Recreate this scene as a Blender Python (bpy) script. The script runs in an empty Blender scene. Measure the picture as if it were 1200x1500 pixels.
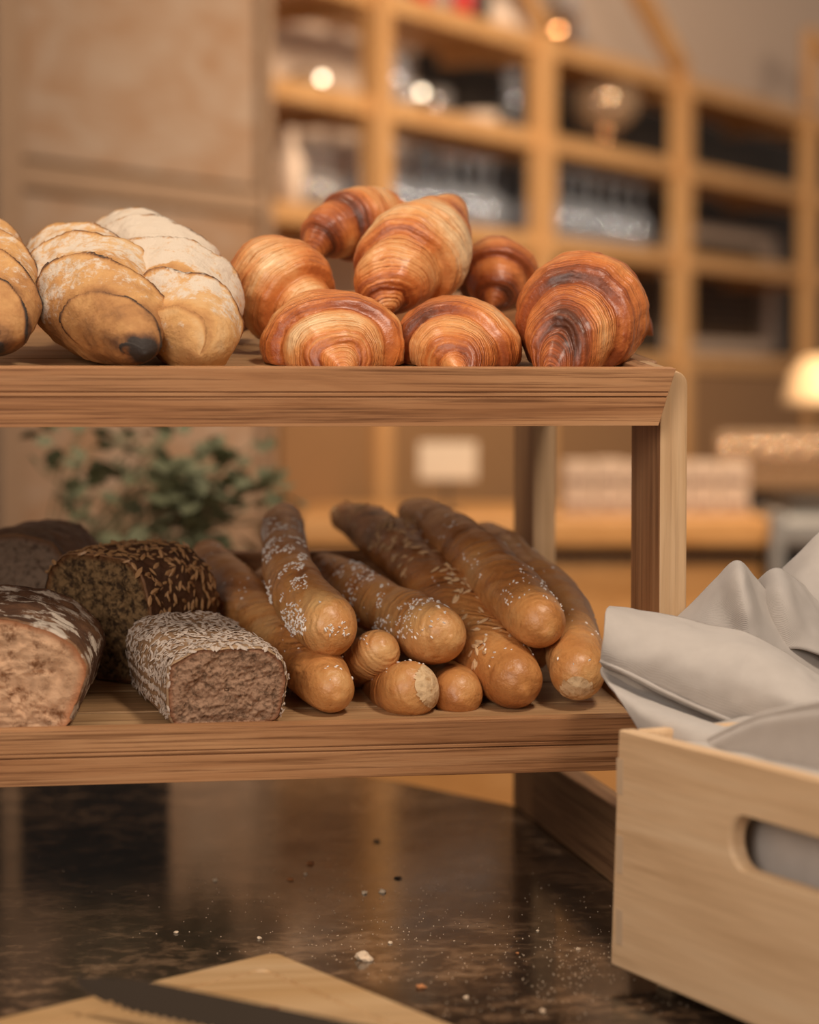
import bpy, bmesh, math, random
from mathutils import Vector, Matrix, noise, Quaternion
random.seed(7)
S = bpy.context.scene
COL = S.collection
PI = math.pi
# ---------------------------------------------------------------- camera
F = 3500.0                      # focal length in pixels of the 1200 x 1500 frame
YAW = math.atan(600 / F); PITCH = math.atan(175 / F)
EYE = Vector((0, 0, .415))
cd = bpy.data.cameras.new('camera'); cam = bpy.data.objects.new('camera', cd); COL.objects.link(cam)
cam.location = EYE
cam.rotation_euler = (PI / 2 - PITCH, 0, -YAW)
cd.sensor_fit = 'HORIZONTAL'; cd.sensor_width = 24; cd.lens = F / 1200 * 24
cd.clip_start = .05; cd.clip_end = 60
cd.dof.use_dof = True; cd.dof.focus_distance = 1.86; cd.dof.aperture_fstop = 2.7
S.camera = cam
# ---------------------------------------------------------------- world, lights, exposure
w = bpy.data.worlds.new('room_light'); S.world = w; w.use_nodes = True
w.node_tree.nodes['Background'].inputs[0].default_value = (1.0, .80, .64, 1)
w.node_tree.nodes['Background'].inputs[1].default_value = .26
S.view_settings.view_transform = 'Standard'; S.view_settings.look = 'None'
S.view_settings.gamma = 1; S.view_settings.exposure = 0; S.view_settings.use_curve_mapping = False
def area(name, loc, tgt, size, power, col, shape='DISK', sizey=None):
    l = bpy.data.lights.new(name, 'AREA'); l.energy = power; l.color = col; l.shape = shape; l.size = size
    if sizey: l.size_y = sizey
    o = bpy.data.objects.new(name, l); COL.objects.link(o); o.location = loc
    o.rotation_euler = (Vector(tgt) - Vector(loc)).to_track_quat('-Z', 'Y').to_euler(); return o
WARM = (1, .80, .60)
area('key_lamp', (.75, 1.0, 1.75), (.05, 1.9, .25), .30, 17.5, (1, .86, .72))
area('overhead_lamp', (-.35, 1.95, 1.75), (0, 1.95, .3), .30, 8, WARM)
area('front_fill', (-.9, -.3, 1.1), (0, 1.9, .2), 1.2, 27, (1, .88, .78))
area('shelf_fill_a', (1.35, 4.0, 1.5), (1.8, 6.2, .85), .35, 17, (1, .74, .50))  # unseen light added out in front to brighten the shelf bays
area('shelf_fill_b', (2.3, 4.4, 1.6), (3.1, 7.0, .95), .35, 72, (1, .74, .50))  # second unseen light, added for the right-hand bays and wall
area('cabinet_lamp', (-.3, 3.2, 2.0), (.2, 5.0, .5), .4, 4.5, (1, .84, .70))
area('counter_lamp', (1.0, 4.0, 1.6), (1.3, 5.0, .1), .3, 9, (1, .70, .42))
# ---------------------------------------------------------------- pixel helpers (real positions from the photograph)
RM = cam.rotation_euler.to_matrix()
def ray(px, py): return RM @ Vector(((px - 600) / F, (750 - py) / F, -1))
def PY(px, py, Y): r = ray(px, py); return EYE + r * (Y / r.y)
def PZ(px, py, z): r = ray(px, py); return EYE + r * ((z - EYE.z) / r.z)
def PD(px, py, d): return EYE + ray(px, py) * d
def mpp(Y): return Y / .98 / F          # metres per pixel at depth Y
YF = 1.78; TILT = math.radians(6); TT = math.tan(TILT)
def surf_up(Y): return .4255 + (Y - YF) * TT
def surf_lo(Y): return .157 + (Y - YF) * TT
# ---------------------------------------------------------------- object helpers
def mesh_obj(name, verts, faces, mat, parent=None, smooth=True, attrs=None, loc=None):
    me = bpy.data.meshes.new(name)
    off = Vector((0, 0, 0))
    if parent is not None and 'abs' in parent: off = Vector(parent['abs'])
    if loc is not None: off = Vector(loc)
    me.from_pydata([(v[0] - off[0], v[1] - off[1], v[2] - off[2]) for v in verts], [], faces)
    if smooth: me.polygons.foreach_set('use_smooth', [True] * len(me.polygons))
    if attrs:
        for k, a in attrs.items():
            at = me.attributes.new(k, 'FLOAT', 'POINT'); at.data.foreach_set('value', a)
    if mat: me.materials.append(mat)
    o = bpy.data.objects.new(name, me); COL.objects.link(o)
    if parent is not None: o.parent = parent
    elif loc is not None: o.location = loc
    return o
def thing(name, label, cat, loc, group=None):
    o = bpy.data.objects.new(name, None); COL.objects.link(o); o.empty_display_size = .02
    o.location = loc; o['abs'] = tuple(loc); o['label'] = label; o['category'] = cat
    if group: o['group'] = group
    return o
def tag(o, label, cat, group=None):
    o['label'] = label; o['category'] = cat
    if group: o['group'] = group
    return o
def box_vf(x0, x1, y0, y1, z0, z1):
    v = [(x, y, z) for x in (x0, x1) for y in (y0, y1) for z in (z0, z1)]
    return v, [(0, 1, 3, 2), (4, 6, 7, 5), (0, 4, 5, 1), (2, 3, 7, 6), (0, 2, 6, 4), (1, 5, 7, 3)]
def bevel(o, wdt=.0012, seg=2):
    m = o.modifiers.new('bevel', 'BEVEL'); m.width = wdt; m.segments = seg; m.limit_method = 'ANGLE'; m.angle_limit = .6
    return o
class Fr:            # a local frame: origin, x axis, y axis
    def __init__(s, o, ang, z=0): s.o = Vector(o); s.u = Vector((math.sin(ang), math.cos(ang), 0)); s.t = Vector((-math.cos(ang), math.sin(ang), 0)) ; s.z = Vector((0, 0, 1))
    def p(s, a, b, c): return s.o + s.u * a + s.t * b + s.z * c
def fbox(fr, a0, a1, b0, b1, c0, c1):
    v, f = box_vf(a0, a1, b0, b1, c0, c1)
    return [fr.p(*q) for q in v], f
def join(parts):
    V = []; Fc = []
    for v, f in parts:
        n = len(V); V += list(v); Fc += [tuple(i + n for i in q) for q in f]
    return V, Fc
def lathe(c, prof, n=20):
    V = []; Fc = []
    for r, z in prof:
        for k in range(n): V.append((c[0] + r * math.cos(2 * PI * k / n), c[1] + r * math.sin(2 * PI * k / n), c[2] + z))
    for i in range(len(prof) - 1):
        for k in range(n):
            Fc.append((i * n + k, i * n + (k + 1) % n, (i + 1) * n + (k + 1) % n, (i + 1) * n + k))
    return V, Fc
# ---------------------------------------------------------------- materials
class NT:
    def __init__(s, name):
        s.m = bpy.data.materials.new(name); s.m.use_nodes = True; s.t = s.m.node_tree
        s.b = s.t.nodes['Principled BSDF']; s.out = s.t.nodes['Material Output']
    def n(s, typ, props=None, **inp):
        nd = s.t.nodes.new('ShaderNode' + typ)
        for k, v in (props or {}).items(): setattr(nd, k, v)
        for k, v in inp.items():
            k = int(k[1:]) if k[0] == 'i' and k[1:].isdigit() else k.replace('_', ' ')
            s.set(nd.inputs[k], v)
        return nd
    def set(s, sock, v):
        if hasattr(v, 'links') or isinstance(v, bpy.types.NodeSocket): s.t.links.new(v, sock)
        else: sock.default_value = v
    def math(s, op, a, b=0, c=0): return s.n('Math', {'operation': op}, i0=a, i1=b, i2=c).outputs[0]
    def ramp(s, fac, stops, interp='LINEAR'):
        r = s.n('ValToRGB'); s.set(r.inputs[0], fac); e = r.color_ramp.elements; r.color_ramp.interpolation = interp
        while len(e) < len(stops): e.new(.5)
        for q, (p, c) in zip(e, stops): q.position = p; q.color = (*c, 1) if len(c) == 3 else c
        return r.outputs[0]
    def mix(s, fac, a, b, mode='MIX'):
        x = s.n('Mix', {'data_type': 'RGBA', 'blend_type': mode}); s.set(x.inputs[0], fac)
        for i, v in ((6, a), (7, b)):
            if isinstance(v, tuple): x.inputs[i].default_value = (*v, 1) if len(v) == 3 else v
            else: s.t.links.new(v, x.inputs[i])
        return x.outputs[2]
    def noise(s, scale, detail=4, rough=.55, vec=None, dist=0):
        nd = s.n('TexNoise', Scale=scale, Detail=detail, Roughness=rough, Distortion=dist)
        if vec is not None: s.t.links.new(vec, nd.inputs['Vector'])
        return nd.outputs[0]
    def coord(s, scale=(1, 1, 1), rot=(0, 0, 0), kind='Object'):
        tc = s.n('TexCoord'); mp = s.n('Mapping'); s.t.links.new(tc.outputs[kind], mp.inputs[0])
        mp.inputs['Scale'].default_value = scale; mp.inputs['Rotation'].default_value = rot
        return mp.outputs[0]
    def attr(s, name): return s.n('Attribute', {'attribute_name': name}).outputs['Fac']
    def bump(s, h, strength=.3, dist=.002, prev=None):
        b = s.n('Bump', Strength=strength, Distance=dist, Height=h)
        if prev is not None: s.t.links.new(prev, b.inputs['Normal'])
        return b.outputs[0]
    def fin(s, col=None, rough=.5, normal=None, **kw):
        if col is not None:
            if isinstance(col, tuple): s.b.inputs['Base Color'].default_value = (*col, 1)
            else: s.t.links.new(col, s.b.inputs['Base Color'])
        s.set(s.b.inputs['Roughness'], rough)
        if normal is not None: s.t.links.new(normal, s.b.inputs['Normal'])
        for k, v in kw.items(): s.set(s.b.inputs[k.replace('_', ' ')], v)
        return s.m
def plain(name, col, rough=.5, **kw):
    t = NT(name); c = t.noise(30, 3, .5, t.coord())
    cc = t.mix(c, tuple(q * .88 for q in col), tuple(min(1, q * 1.1) for q in col))
    return t.fin(cc, rough, **kw)
def wood(name, dark, mid, light, axis='x', fine=1.0, rough=.5, streak=.6, spec=.4):
    t = NT(name)
    st = {'x': (1.2, 22, 22), 'y': (22, 1.2, 22), 'z': (22, 22, 1.2)}[axis]
    v = t.coord(tuple(q * fine for q in st))
    a = t.noise(2.2, 6, .62, v, .6)
    st2 = {'x': (4, 330, 330), 'y': (330, 4, 330), 'z': (330, 330, 4)}[axis]
    b = t.noise(1.2 * fine, 4, .7, t.coord(st2), .2)
    c = t.ramp(a, [(.25, dark), (.45, mid), (.72, light)])
    pores = t.ramp(b, [(.38, (.36, .29, .24)), (.49, (1, 1, 1))])
    c = t.mix(streak, c, pores, 'MULTIPLY')
    st3 = {'x': (1.6, 95, 95), 'y': (95, 1.6, 95), 'z': (95, 95, 1.6)}[axis]
    d = t.noise(1.3 * fine, 5, .65, t.coord(st3), .8)
    c = t.mix(streak, c, t.ramp(d, [(.36, (.62, .54, .47)), (.47, (1, 1, 1)), (.7, (1.0, .98, .95))]), 'MULTIPLY')
    n = t.bump(b, .35, .0008)
    return t.fin(c, rough, n, Specular_IOR_Level=spec)
OAK = wood('oak_along', (.24, .10, .040), (.44, .21, .090), (.60, .33, .16), 'x', 1.0, .45, .75)
OAK_SHADED = wood('oak_post_shaded', (.20, .09, .036), (.42, .21, .095), (.56, .32, .16), 'z', .9, .5)
OAK_LIT = wood('oak_post_lit', (.40, .24, .12), (.60, .38, .20), (.70, .48, .28), 'z', .9, .5, .25)  # this and the upright oak: lit and shaded copies of one wood
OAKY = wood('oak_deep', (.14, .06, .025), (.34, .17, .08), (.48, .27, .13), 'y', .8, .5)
SLATW = wood('tray_slat_wood', (.22, .12, .05), (.42, .24, .11), (.58, .36, .18), 'x', .8, .5)

def crust(name, stops, stripe=0, sfreq=10, flour=0, rough=.42, coat=.2, bumpy=.5, blister=0, darkpatch=.25):
    t = NT(name); co = t.coord()
    tone = t.attr('tone'); ph = t.attr('ph')
    n1 = t.noise(38, 5, .6, co); n2 = t.noise(190, 4, .65, co)
    f = t.math('ADD', tone, t.math('MULTIPLY', t.math('SUBTRACT', n1, .5), darkpatch * 2))
    f = t.math('ADD', f, t.math('MULTIPLY', t.math('SUBTRACT', n2, .5), .22))
    normal = None
    if stripe:
        nn = t.noise(26, 4, .6, co)
        arg = t.math('ADD', t.math('MULTIPLY', ph, sfreq * 2 * PI), t.math('MULTIPLY', nn, 9))
        s1 = t.math('SINE', arg)
        arg2 = t.math('ADD', t.math('MULTIPLY', ph, sfreq * 2 * PI * 2.3), t.math('MULTIPLY', nn, 17))
        s2 = t.math('SINE', arg2)
        ss = t.math('ADD', t.math('MULTIPLY', t.math('POWER', t.math('MAXIMUM', s1, 0), 3), 1.0), t.math('MULTIPLY', s2, .35))
        mk = t.ramp(t.noise(22, 3, .6, co), [(.38, (.10,) * 3), (.62, (1,) * 3)])
        ss = t.math('MULTIPLY', ss, mk)
        f = t.math('ADD', f, t.math('MULTIPLY', ss, stripe))
        normal = t.bump(ss, .75, .0013)
    c = t.ramp(f, stops)
    if flour:
        fl = t.attr('flour')
        g = t.math('ADD', fl, t.math('MULTIPLY', t.math('SUBTRACT', t.noise(95, 7, .75, co), .5), 3.2))
        g = t.ramp(g, [(.35, (0, 0, 0)), (.75, (1, 1, 1))])
        c = t.mix(t.math('MULTIPLY', g, flour), c, (.66, .56, .45))
    h = t.math('ADD', n1, t.math('MULTIPLY', n2, .5))
    normal = t.bump(h, bumpy, .0025, normal)
    if blister:
        vo = t.n('TexVoronoi', Scale=260.0); t.t.links.new(co, vo.inputs['Vector'])
        normal = t.bump(vo.outputs[0], blister, .0008, normal)
    return t.fin(c, rough, normal, Coat_Weight=coat, Coat_Roughness=.3, Subsurface_Weight=0.0, Specular_IOR_Level=.35)
CRO = [(.02, (.80, .53, .28)), (.22, (.72, .33, .115)), (.44, (.60, .19, .046)), (.68, (.32, .075, .020)), (.97, (.10, .028, .012))]
M_CRO = crust('croissant_crust', CRO, .15, 7.5, coat=.32, rough=.36, darkpatch=.24, blister=.10, bumpy=.7)
BAG = [(.05, (.66, .45, .24)), (.35, (.60, .33, .125)), (.6, (.42, .20, .07)), (.85, (.16, .07, .03)), (1, (.04, .03, .025))]
M_BAG = crust('baguette_crust', BAG, 0, flour=.95, coat=0, rough=.75, bumpy=1.0, darkpatch=.40, blister=.25)
STK = [(.05, (.72, .42, .17)), (.32, (.60, .27, .085)), (.55, (.42, .16, .045)), (.80, (.20, .070, .020)), (1, (.08, .03, .012))]
M_STK = crust('stick_crust', STK, .04, 2.2, coat=.30, rough=.36, bumpy=.8, blister=.2, darkpatch=.34)
RYE = [(.05, (.46, .30, .17)), (.4, (.26, .13, .06)), (.7, (.10, .045, .022)), (1, (.03, .016, .01))]
M_RYE = crust('rye_crust', RYE, 0, coat=.05, rough=.6, bumpy=.9, darkpatch=.25)
M_SOUR = crust('sourdough_crust', RYE, 0, flour=.9, coat=0, rough=.75, bumpy=1, darkpatch=.3)
M_OATC = crust('oat_loaf_crust', [(.05, (.50, .33, .19)), (.5, (.32, .19, .10)), (1, (.10, .06, .035))], 0, coat=0, rough=.8, bumpy=1, darkpatch=.3)
def crumb(name, a, b, hole, sc=160, hs=.33, strength=.9):
    t = NT(name); co = t.coord()
    n1 = t.noise(sc, 5, .7, co); n2 = t.noise(sc * .35, 3, .5, co)
    c = t.mix(n2, a, b)
    c = t.mix(t.ramp(n1, [(hs, (1,) * 3), (hs + .14, (0,) * 3)]), c, hole)
    vo = t.n('TexVoronoi', Scale=sc * 1.2); t.t.links.new(co, vo.inputs['Vector'])
    c = t.mix(.35, c, t.ramp(vo.outputs[0], [(0, (.35, .32, .3)), (.4, (1, 1, 1))]), 'MULTIPLY')
    c = t.mix(t.ramp(t.attr('rim'), [(.90, (0,) * 3), (.99, (.8,) * 3)]), c, tuple(q * k for q, k in zip(a, (.85, .55, .4))))
    return t.fin(c, .85, t.bump(t.math('ADD', n1, vo.outputs[0]), strength, .003), Specular_IOR_Level=.2)
C_OAT = crumb('oat_crumb', (.34, .20, .125), (.44, .27, .17), (.17, .10, .06), 230, .38, .6)
C_SEED = crumb('seeded_crumb', (.17, .10, .045), (.30, .18, .08), (.05, .028, .014), 150, .42)
C_SOUR = crumb('sourdough_crumb', (.58, .33, .18), (.70, .45, .28), (.26, .12, .055), 75, .34, .6)
C_RYE = crumb('rye_crumb', (.22, .155, .11), (.30, .21, .15), (.10, .065, .045), 140, .34, .6)
C_PALE = crumb('pale_crumb', (.72, .48, .26), (.80, .60, .36), (.5, .28, .12), 120, .34, .5)
M_SALT = plain('coarse_salt', (.85, .80, .74), .5)
M_SEED = plain('sunflower_seed', (.42, .23, .10), .5)
M_OAT = plain('oat_flake', (.60, .49, .40), .8)

# stone table
t = NT('dark_stone'); co = t.coord()
a = t.noise(14, 6, .62, co, .5); b = t.noise(60, 5, .65, co, .4)
mxx = t.math('ADD', t.math('MULTIPLY', a, .55), t.math('MULTIPLY', b, .45))
c = t.ramp(mxx, [(.42, (.010, .008, .007)), (.50, (.030, .020, .014)), (.56, (.13, .078, .045)), (.68, (.24, .16, .10))])
vo = t.n('TexVoronoi', Scale=420.0); t.t.links.new(co, vo.inputs['Vector'])
sp = t.ramp(vo.outputs[0], [(.05, (1,) * 3), (.11, (0,) * 3)])
sp = t.mix(1.0, sp, t.ramp(t.noise(16, 4, .7, co), [(.50, (0,) * 3), (.68, (1,) * 3)]), 'MULTIPLY')
c = t.mix(t.math('MULTIPLY', sp, .5), c, (.42, .30, .20))
rg = t.math('ADD', .05, t.math('MULTIPLY', t.noise(18, 5, .7, co), .16))
M_STONE = t.fin(c, rg, t.bump(b, .04, .001), Specular_IOR_Level=.38)
# plywood
def ply(name, A, B, axis=(3.5, 3.5, 9)):
    t = NT(name); co = t.coord(axis)
    a = t.noise(1.1, 4, .55, co, 1.4); b = t.noise(3, 3, .5, t.coord((2, 2, 26)), 1)
    c = t.ramp(t.math('ADD', t.math('MULTIPLY', a, .75), t.math('MULTIPLY', b, .25)), [(.34, A), (.62, B)])
    return t.fin(c, .5)
M_PLY = ply('birch_plywood', (.32, .185, .10), (.40, .31, .245))
M_PLYE = plain('plywood_edge', (.34, .235, .16), .55)
M_SHELF = wood('shelf_wood', (.42, .22, .085), (.56, .32, .135), (.66, .41, .19), 'z', .4, .5, .3)
M_COUNTER = wood('counter_wood', (.46, .22, .07), (.62, .33, .12), (.72, .42, .18), 'x', .5, .35, .3)
M_WALL = plain('mauve_wall', (.74, .60, .50), .8)
M_DARKW = plain('dark_backing', (.035, .030, .028), .6)
M_BROWN = plain('brown_wall', (.20, .115, .055), .6)
M_LOWER = plain('brown_lower_panel', (.26, .145, .065), .55)
M_FLOOR = plain('tan_floor', (.40, .24, .13), .5)
M_BLACK = plain('black_plastic', (.02, .02, .022), .4)
M_GREY = plain('grey_metal', (.42, .42, .42), .35, Metallic=.4)
M_WHITE = plain('white_frame', (.80, .66, .56), .5)
M_RED = plain('red_label', (.60, .03, .03), .3)
M_CARD = plain('pale_card', (.80, .66, .52), .6)
M_COPPER = plain('copper', (.75, .42, .22), .16, Metallic=1.0)
def glass(name, col, tr=.75, rough=.08):
    t = NT(name)
    g = t.n('BsdfGlossy', Roughness=rough); g.inputs[0].default_value = (*col, 1)
    tp = t.n('BsdfTransparent'); tp.inputs[0].default_value = (.93, .93, .93, 1)
    df = t.n('BsdfDiffuse'); df.inputs[0].default_value = (*col, 1)
    m1 = t.n('MixShader', i0=.5, i1=g.outputs[0], i2=df.outputs[0])
    m2 = t.n('MixShader', i0=tr, i1=m1.outputs[0], i2=tp.outputs[0])
    t.t.links.new(m2.outputs[0], t.out.inputs[0]); return t.m
M_GLASS = glass('clear_glass', (.75, .76, .80), .72, .05)
M_GLASSB = glass('bluish_glass', (.62, .72, .88), .62, .05)
M_GLASSW = glass('warm_glass', (.80, .60, .42), .65, .05)
def emis(name, col, s):
    t = NT(name); return t.fin(col, .4, Emission_Color=(*col, 1), Emission_Strength=s)
M_LAMP = emis('lit_lamp_shade', (1, .72, .42), .12)
M_HIGHLIGHT = emis('highlight_glow', (1, .82, .58), 8)  # glow of the balls added as highlight discs

# ================================================================= SETTING
ANG = YAW + math.atan(2000 / F)
W0 = PD(552, 575, 6.0); W0.z = 0
WF = Fr(W0, ANG)                        # s along the back wall, t into the wall, z up (0 = table top)
def s_t(px, tt, z=.8):
    a, b = -4.0, 9.0
    for _ in range(50):
        m_ = (a + b) / 2; q = RM.transposed() @ (WF.p(m_, tt, z) - EYE)
        if 600 + F * q.x / -q.z < px: a = m_
        else: b = m_
    return a
def s_at(px): d = 6 * 2048 / (2600 - px); return (d - 6) / math.cos(math.atan(2000 / F))
def struct(name, vf, mat, smooth=False, parent=None):
    o = mesh_obj(name, vf[0], vf[1], mat, parent, smooth)
    if parent is None: o['kind'] = 'structure'
    return o
struct('floor', box_vf(-6, 9, -3, 14, -.95, -.90), M_FLOOR)
struct('wall_back', fbox(WF, -2.6, 8, .46, .56, -.90, 3.4), M_WALL)
struct('trim_1', fbox(WF, -.50, 6, .43, .459, -.90, .50), M_BROWN)
for i_, (a_, b_) in enumerate(zip([L0_ := s_at(392)] + [s_at(q) for q in (552, 793, 996, 1182)], [s_at(q) for q in (552, 793, 996, 1182)] + [s_at(1182) + 1.2])):
    struct('trim_%d' % (i_ + 3), fbox(WF, a_ + .035, b_ - .035, -.01, .015, -.88, .478), M_LOWER)
struct('trim_2', fbox(WF, 1.0, 6, .43, .459, .505, 1.42), M_DARKW)
# left plywood cabinet
L0 = s_at(392)
def sbox(name, mat, par, a0, a1, b0, b1, c0, c1, bv=.004):
    v, f = fbox(WF, a0, a1, b0, b1, c0, c1); o = mesh_obj(name, v, f, mat, par, False); return bevel(o, bv)
cab = thing('plywood_cabinet', 'tall pale plywood cabinet at the left, door seam above the breads', 'cabinet', WF.p(-1, .2, -.9))
sp0 = s_at(35)
sbox('side_panel', M_PLYE, cab, L0 - .03, L0, -.02, .44, -.9, 2.3)
sbox('side_panel', M_PLYE, cab, sp0 - .10, sp0 - .02, -.02, .44, -.9, 2.3)
sbox('carcass', M_PLYE, cab, sp0 - .02, L0 - .03, .03, .43, -.9, 2.3)
sbox('door', M_PLY, cab, sp0 - .005, L0 - .045, 0, .028, .885, 2.28)
sbox('door', M_PLY, cab, sp0 - .005, L0 - .045, 0, .028, -.85, .815)
sbox('middle_rail', M_PLYE, cab, sp0 - .02, L0 - .03, -.005, .028, .823, .877)
cab2 = thing('plywood_cabinet', 'edge of a second plywood cabinet cut off by the left frame border', 'cabinet', WF.p(-2, .2, -.9))
sbox('door', M_PLY, cab2, sp0 - .7, sp0 - .13, 0, .03, .86, 2.28)
sbox('carcass', M_BLACK, cab2, sp0 - .7, sp0 - .11, .04, .43, -.9, 2.3)
# open shelving
sh = thing('open_shelving', 'tall open wooden shelving with square bays filled with glassware', 'shelving', WF.p(1.5, .2, -.9))
UP = [s_at(q) for q in (552, 793, 996, 1182)]
for i, s in enumerate(UP + [UP[3] + 1.2]):
    sbox('upright', M_SHELF, sh, s - .032, s + .032, -.03, .03, -.9, 1.425 if i else 2.3)
levels = [.525, .853, 1.14, 1.41]
for lv in levels:
    sbox('shelf_board', M_SHELF, sh, L0 + .005, UP[3] + 1.25, .032, .322, lv - .022, lv + .008)
    sbox('front_rail', M_SHELF, sh, L0 + .005, UP[3] + 1.25, -.005, .03, lv - .04, lv + .012)
    for s in UP: sbox('cross_rail', M_SHELF, sh, s - .022, s + .022, .031, .322, lv - .055, lv - .023)
# diagonal braces above the top shelf
def bar(p, q, r, mat, name, par):
    p, q = Vector(p), Vector(q); d = (q - p).normalized(); a = d.cross(Vector((0, 0, 1)))
    a = a.normalized() if a.length > .01 else Vector((1, 0, 0)); b = a.cross(d)
    V = [c + a * x * r + b * y * r for c in (p, q) for x, y in ((-1, -1), (1, -1), (1, 1), (-1, 1))]
    o = mesh_obj(name, V, [(0, 1, 2, 3), (7, 6, 5, 4), (0, 4, 5, 1), (1, 5, 6, 2), (2, 6, 7, 3), (3, 7, 4, 0)], mat, par, False)
    return bevel(o, .004)
bar(WF.p(UP[2], 0, 1.44), WF.p(UP[2] - .62, 0, 1.80), .026, M_SHELF, 'brace', sh)
bar(WF.p(UP[1], .0, 1.44), WF.p(UP[1] - .35, 0, 1.70), .02, M_SHELF, 'brace', sh)
bar(WF.p(UP[3], .0, 1.44), WF.p(UP[3], 0, 1.72), .022, M_SHELF, 'brace', sh)
bar(WF.p(UP[3], .0, 1.70), WF.p(UP[3] + .5, 0, 1.60), .022, M_SHELF, 'brace', sh)
# louvred vent
vt = thing('louvred_vent', 'pale framed louvred vent behind the rightmost bays', 'vent', WF.p(2.2, .42, .5))
va, vb = s_t(985, .39), s_t(1137, .39)
vz0, vz1 = .56, 1.03
for q in ((va, vb, vz0, vz0 + .05), (va, vb, vz1 - .05, vz1), (va, va + .07, vz0 + .05, vz1 - .05), (vb - .09, vb, vz0 + .05, vz1 - .05)):
    sbox('frame', M_WHITE, vt, q[0], q[1], .385, .425, q[2], q[3])
for k in range(12):
    z = vz0 + .06 + k * .028
    sbox('louvre', M_BROWN, vt, va + .075, vb - .095, .392, .420, z, z + .011, .001)
vt2 = thing('louvred_vent', 'brown louvred grille left of the pale framed vent', 'vent', WF.p(1.7, .42, .5))
for k in range(9):
    z = vz0 + .05 + k * .041
    sbox('louvre', M_BROWN, vt2, s_t(930, .39), s_t(975, .39), .395, .412, z, z + .014, .001)
# glassware
def wineglass(pos, h, r, mat, label, group):
    prof = [(r * .8, 0), (r * .8, .004), (.006, .010), (.004, h * .36), (r * .6, h * .44), (r, h * .62), (r * .9, h), (r * .86, h), (r * .96, h * .62), (r * .55, h * .46)]
    prof = [(a_, h - b_) for a_, b_ in prof]     # standing upside down
    v, f = lathe((0, 0, 0), prof, 14)
    o = mesh_obj('wine_glass', v, f, mat, None, True, loc=None); o.location = pos
    return tag(o, label, 'glass', group)
ORD = ['first', 'second', 'third', 'fourth', 'fifth', 'sixth', 'seventh', 'eighth']
def rows(s0, s1, n, z, h, r, mat, label, group, name='wine_glass', ts=(.10, .26)):
    first = None
    for tt in ts:
        for i in range(n):
            s = s0 + (s1 - s0) * (i + .5) / n + random.uniform(-.008, .008)
            p = WF.p(s, tt + random.uniform(-.01, .01), z)
            lb = label + (', front row, ' if tt == ts[0] else ', back row, ') + ORD[i] + ' from the left'
            if first is None: first = wineglass(p, h, r, mat, lb, group)
            else:
                o = first.copy(); COL.objects.link(o); o.location = p; o['label'] = lb
rows(L0 + .30, UP[0] - .05, 3, .862, .17, .036, M_GLASS, 'upturned wine glass beside the cabinet', 'wine glasses beside the cabinet')
rows(UP[0] + .07, UP[1] - .07, 8, .862, .20, .042, M_GLASSB, 'upturned glass in the bay behind the topmost croissant', 'wine glasses in the second bay')
rows(UP[1] + .07, UP[2] - .07, 8, .862, .21, .044, M_GLASSB, 'upturned glass in the bay above the dark croissant', 'wine glasses in the third bay')
def jar(name, label, cat, px, py_bottom, lvl, prof, mat, tt=.12, group=None, n=20):
    s = s_t(px, tt, lvl) ; p = WF.p(s, tt, lvl)
    v, f = lathe((0, 0, 0), prof, n); o = mesh_obj(name, v, f, mat, None, True); o.location = p
    return tag(o, label, cat, group)
def ballprof(r, flat=.8, k=9): return [(max(.001, r * math.sin(PI * i / k)), r * flat * (1 - math.cos(PI * i / k))) for i in range(k + 1)]
jar('glass_jar', 'small bluish glass jar right of the first upright', 'jar', 578, 0, 1.154, [(.001, 0), (.035, 0), (.038, .09), (.025, .11), (.025, .125), (.001, .125)], M_GLASSB, .0 + .06)
for q, (px, l) in enumerate(((600, 'lidded glass jar second from the first upright'), (640, 'glass jar below the bright bulb in the second bay'))):
    jar('glass_jar', l, 'jar', px, 0, 1.154, [(.001, 0), (.04, 0), (.04, .08), (.03, .09), (.001, .092)], M_GLASS, .15)
for px, lvl, tt, lab in ((472, 1.154, .12, 'small round lit bulb stand-in added beside the cabinet edge'), (618, 1.154, .10, 'small round lit bulb stand-in added in the second bay')):
    th = thing('highlight_stand_in', lab, 'lamp', WF.p(s_t(px, tt, lvl), tt, lvl))  # glowing ball added to give a bright blurred highlight
    b0 = WF.p(s_t(px, tt, lvl), tt, lvl)
    v, f = lathe(b0, [(.001, 0), (.03, 0), (.03, .012), (.008, .02), (.008, .05 if px > 500 else .035)], 14); mesh_obj('base', v, f, M_BLACK, th)
    v, f = lathe(b0 + Vector((0, 0, .05 if px > 500 else .035)), ballprof(.009, 1, 8), 14); mesh_obj('highlight', v, f, M_HIGHLIGHT, th)
for px, hh, c, lab in ((700, .05, M_WHITE, 'low stack of pale saucers in the second bay'), (728, .10, M_BLACK, 'black canister in the second bay beside the tall glass')):
    jar('saucer_stack' if px == 700 else 'canister', lab, 'crockery' if px == 700 else 'canister', px, 0, 1.154, [(.001, 0), (.05, 0), (.06, hh), (.001, hh)], c, .16)
jar('tall_glass', 'tall bluish glass against the second upright', 'glass', 752, 0, 1.154, [(.001, 0), (.025, 0), (.022, .09), (.03, .18), (.028, .18), (.02, .09)], M_GLASSB, .10)
jar('white_bottle', 'pale bottle beside the cabinet on the middle shelf', 'bottle', 425, 0, .862, [(.001, 0), (.035, 0), (.035, .12), (.014, .16), (.014, .2), (.001, .2)], M_WHITE, .12)
jar('brown_teapot', 'brown crock next to the pale bottle on the middle shelf', 'crock', 448, 0, 1.154, ballprof(.05, .8), M_PLYE, .2)
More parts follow.
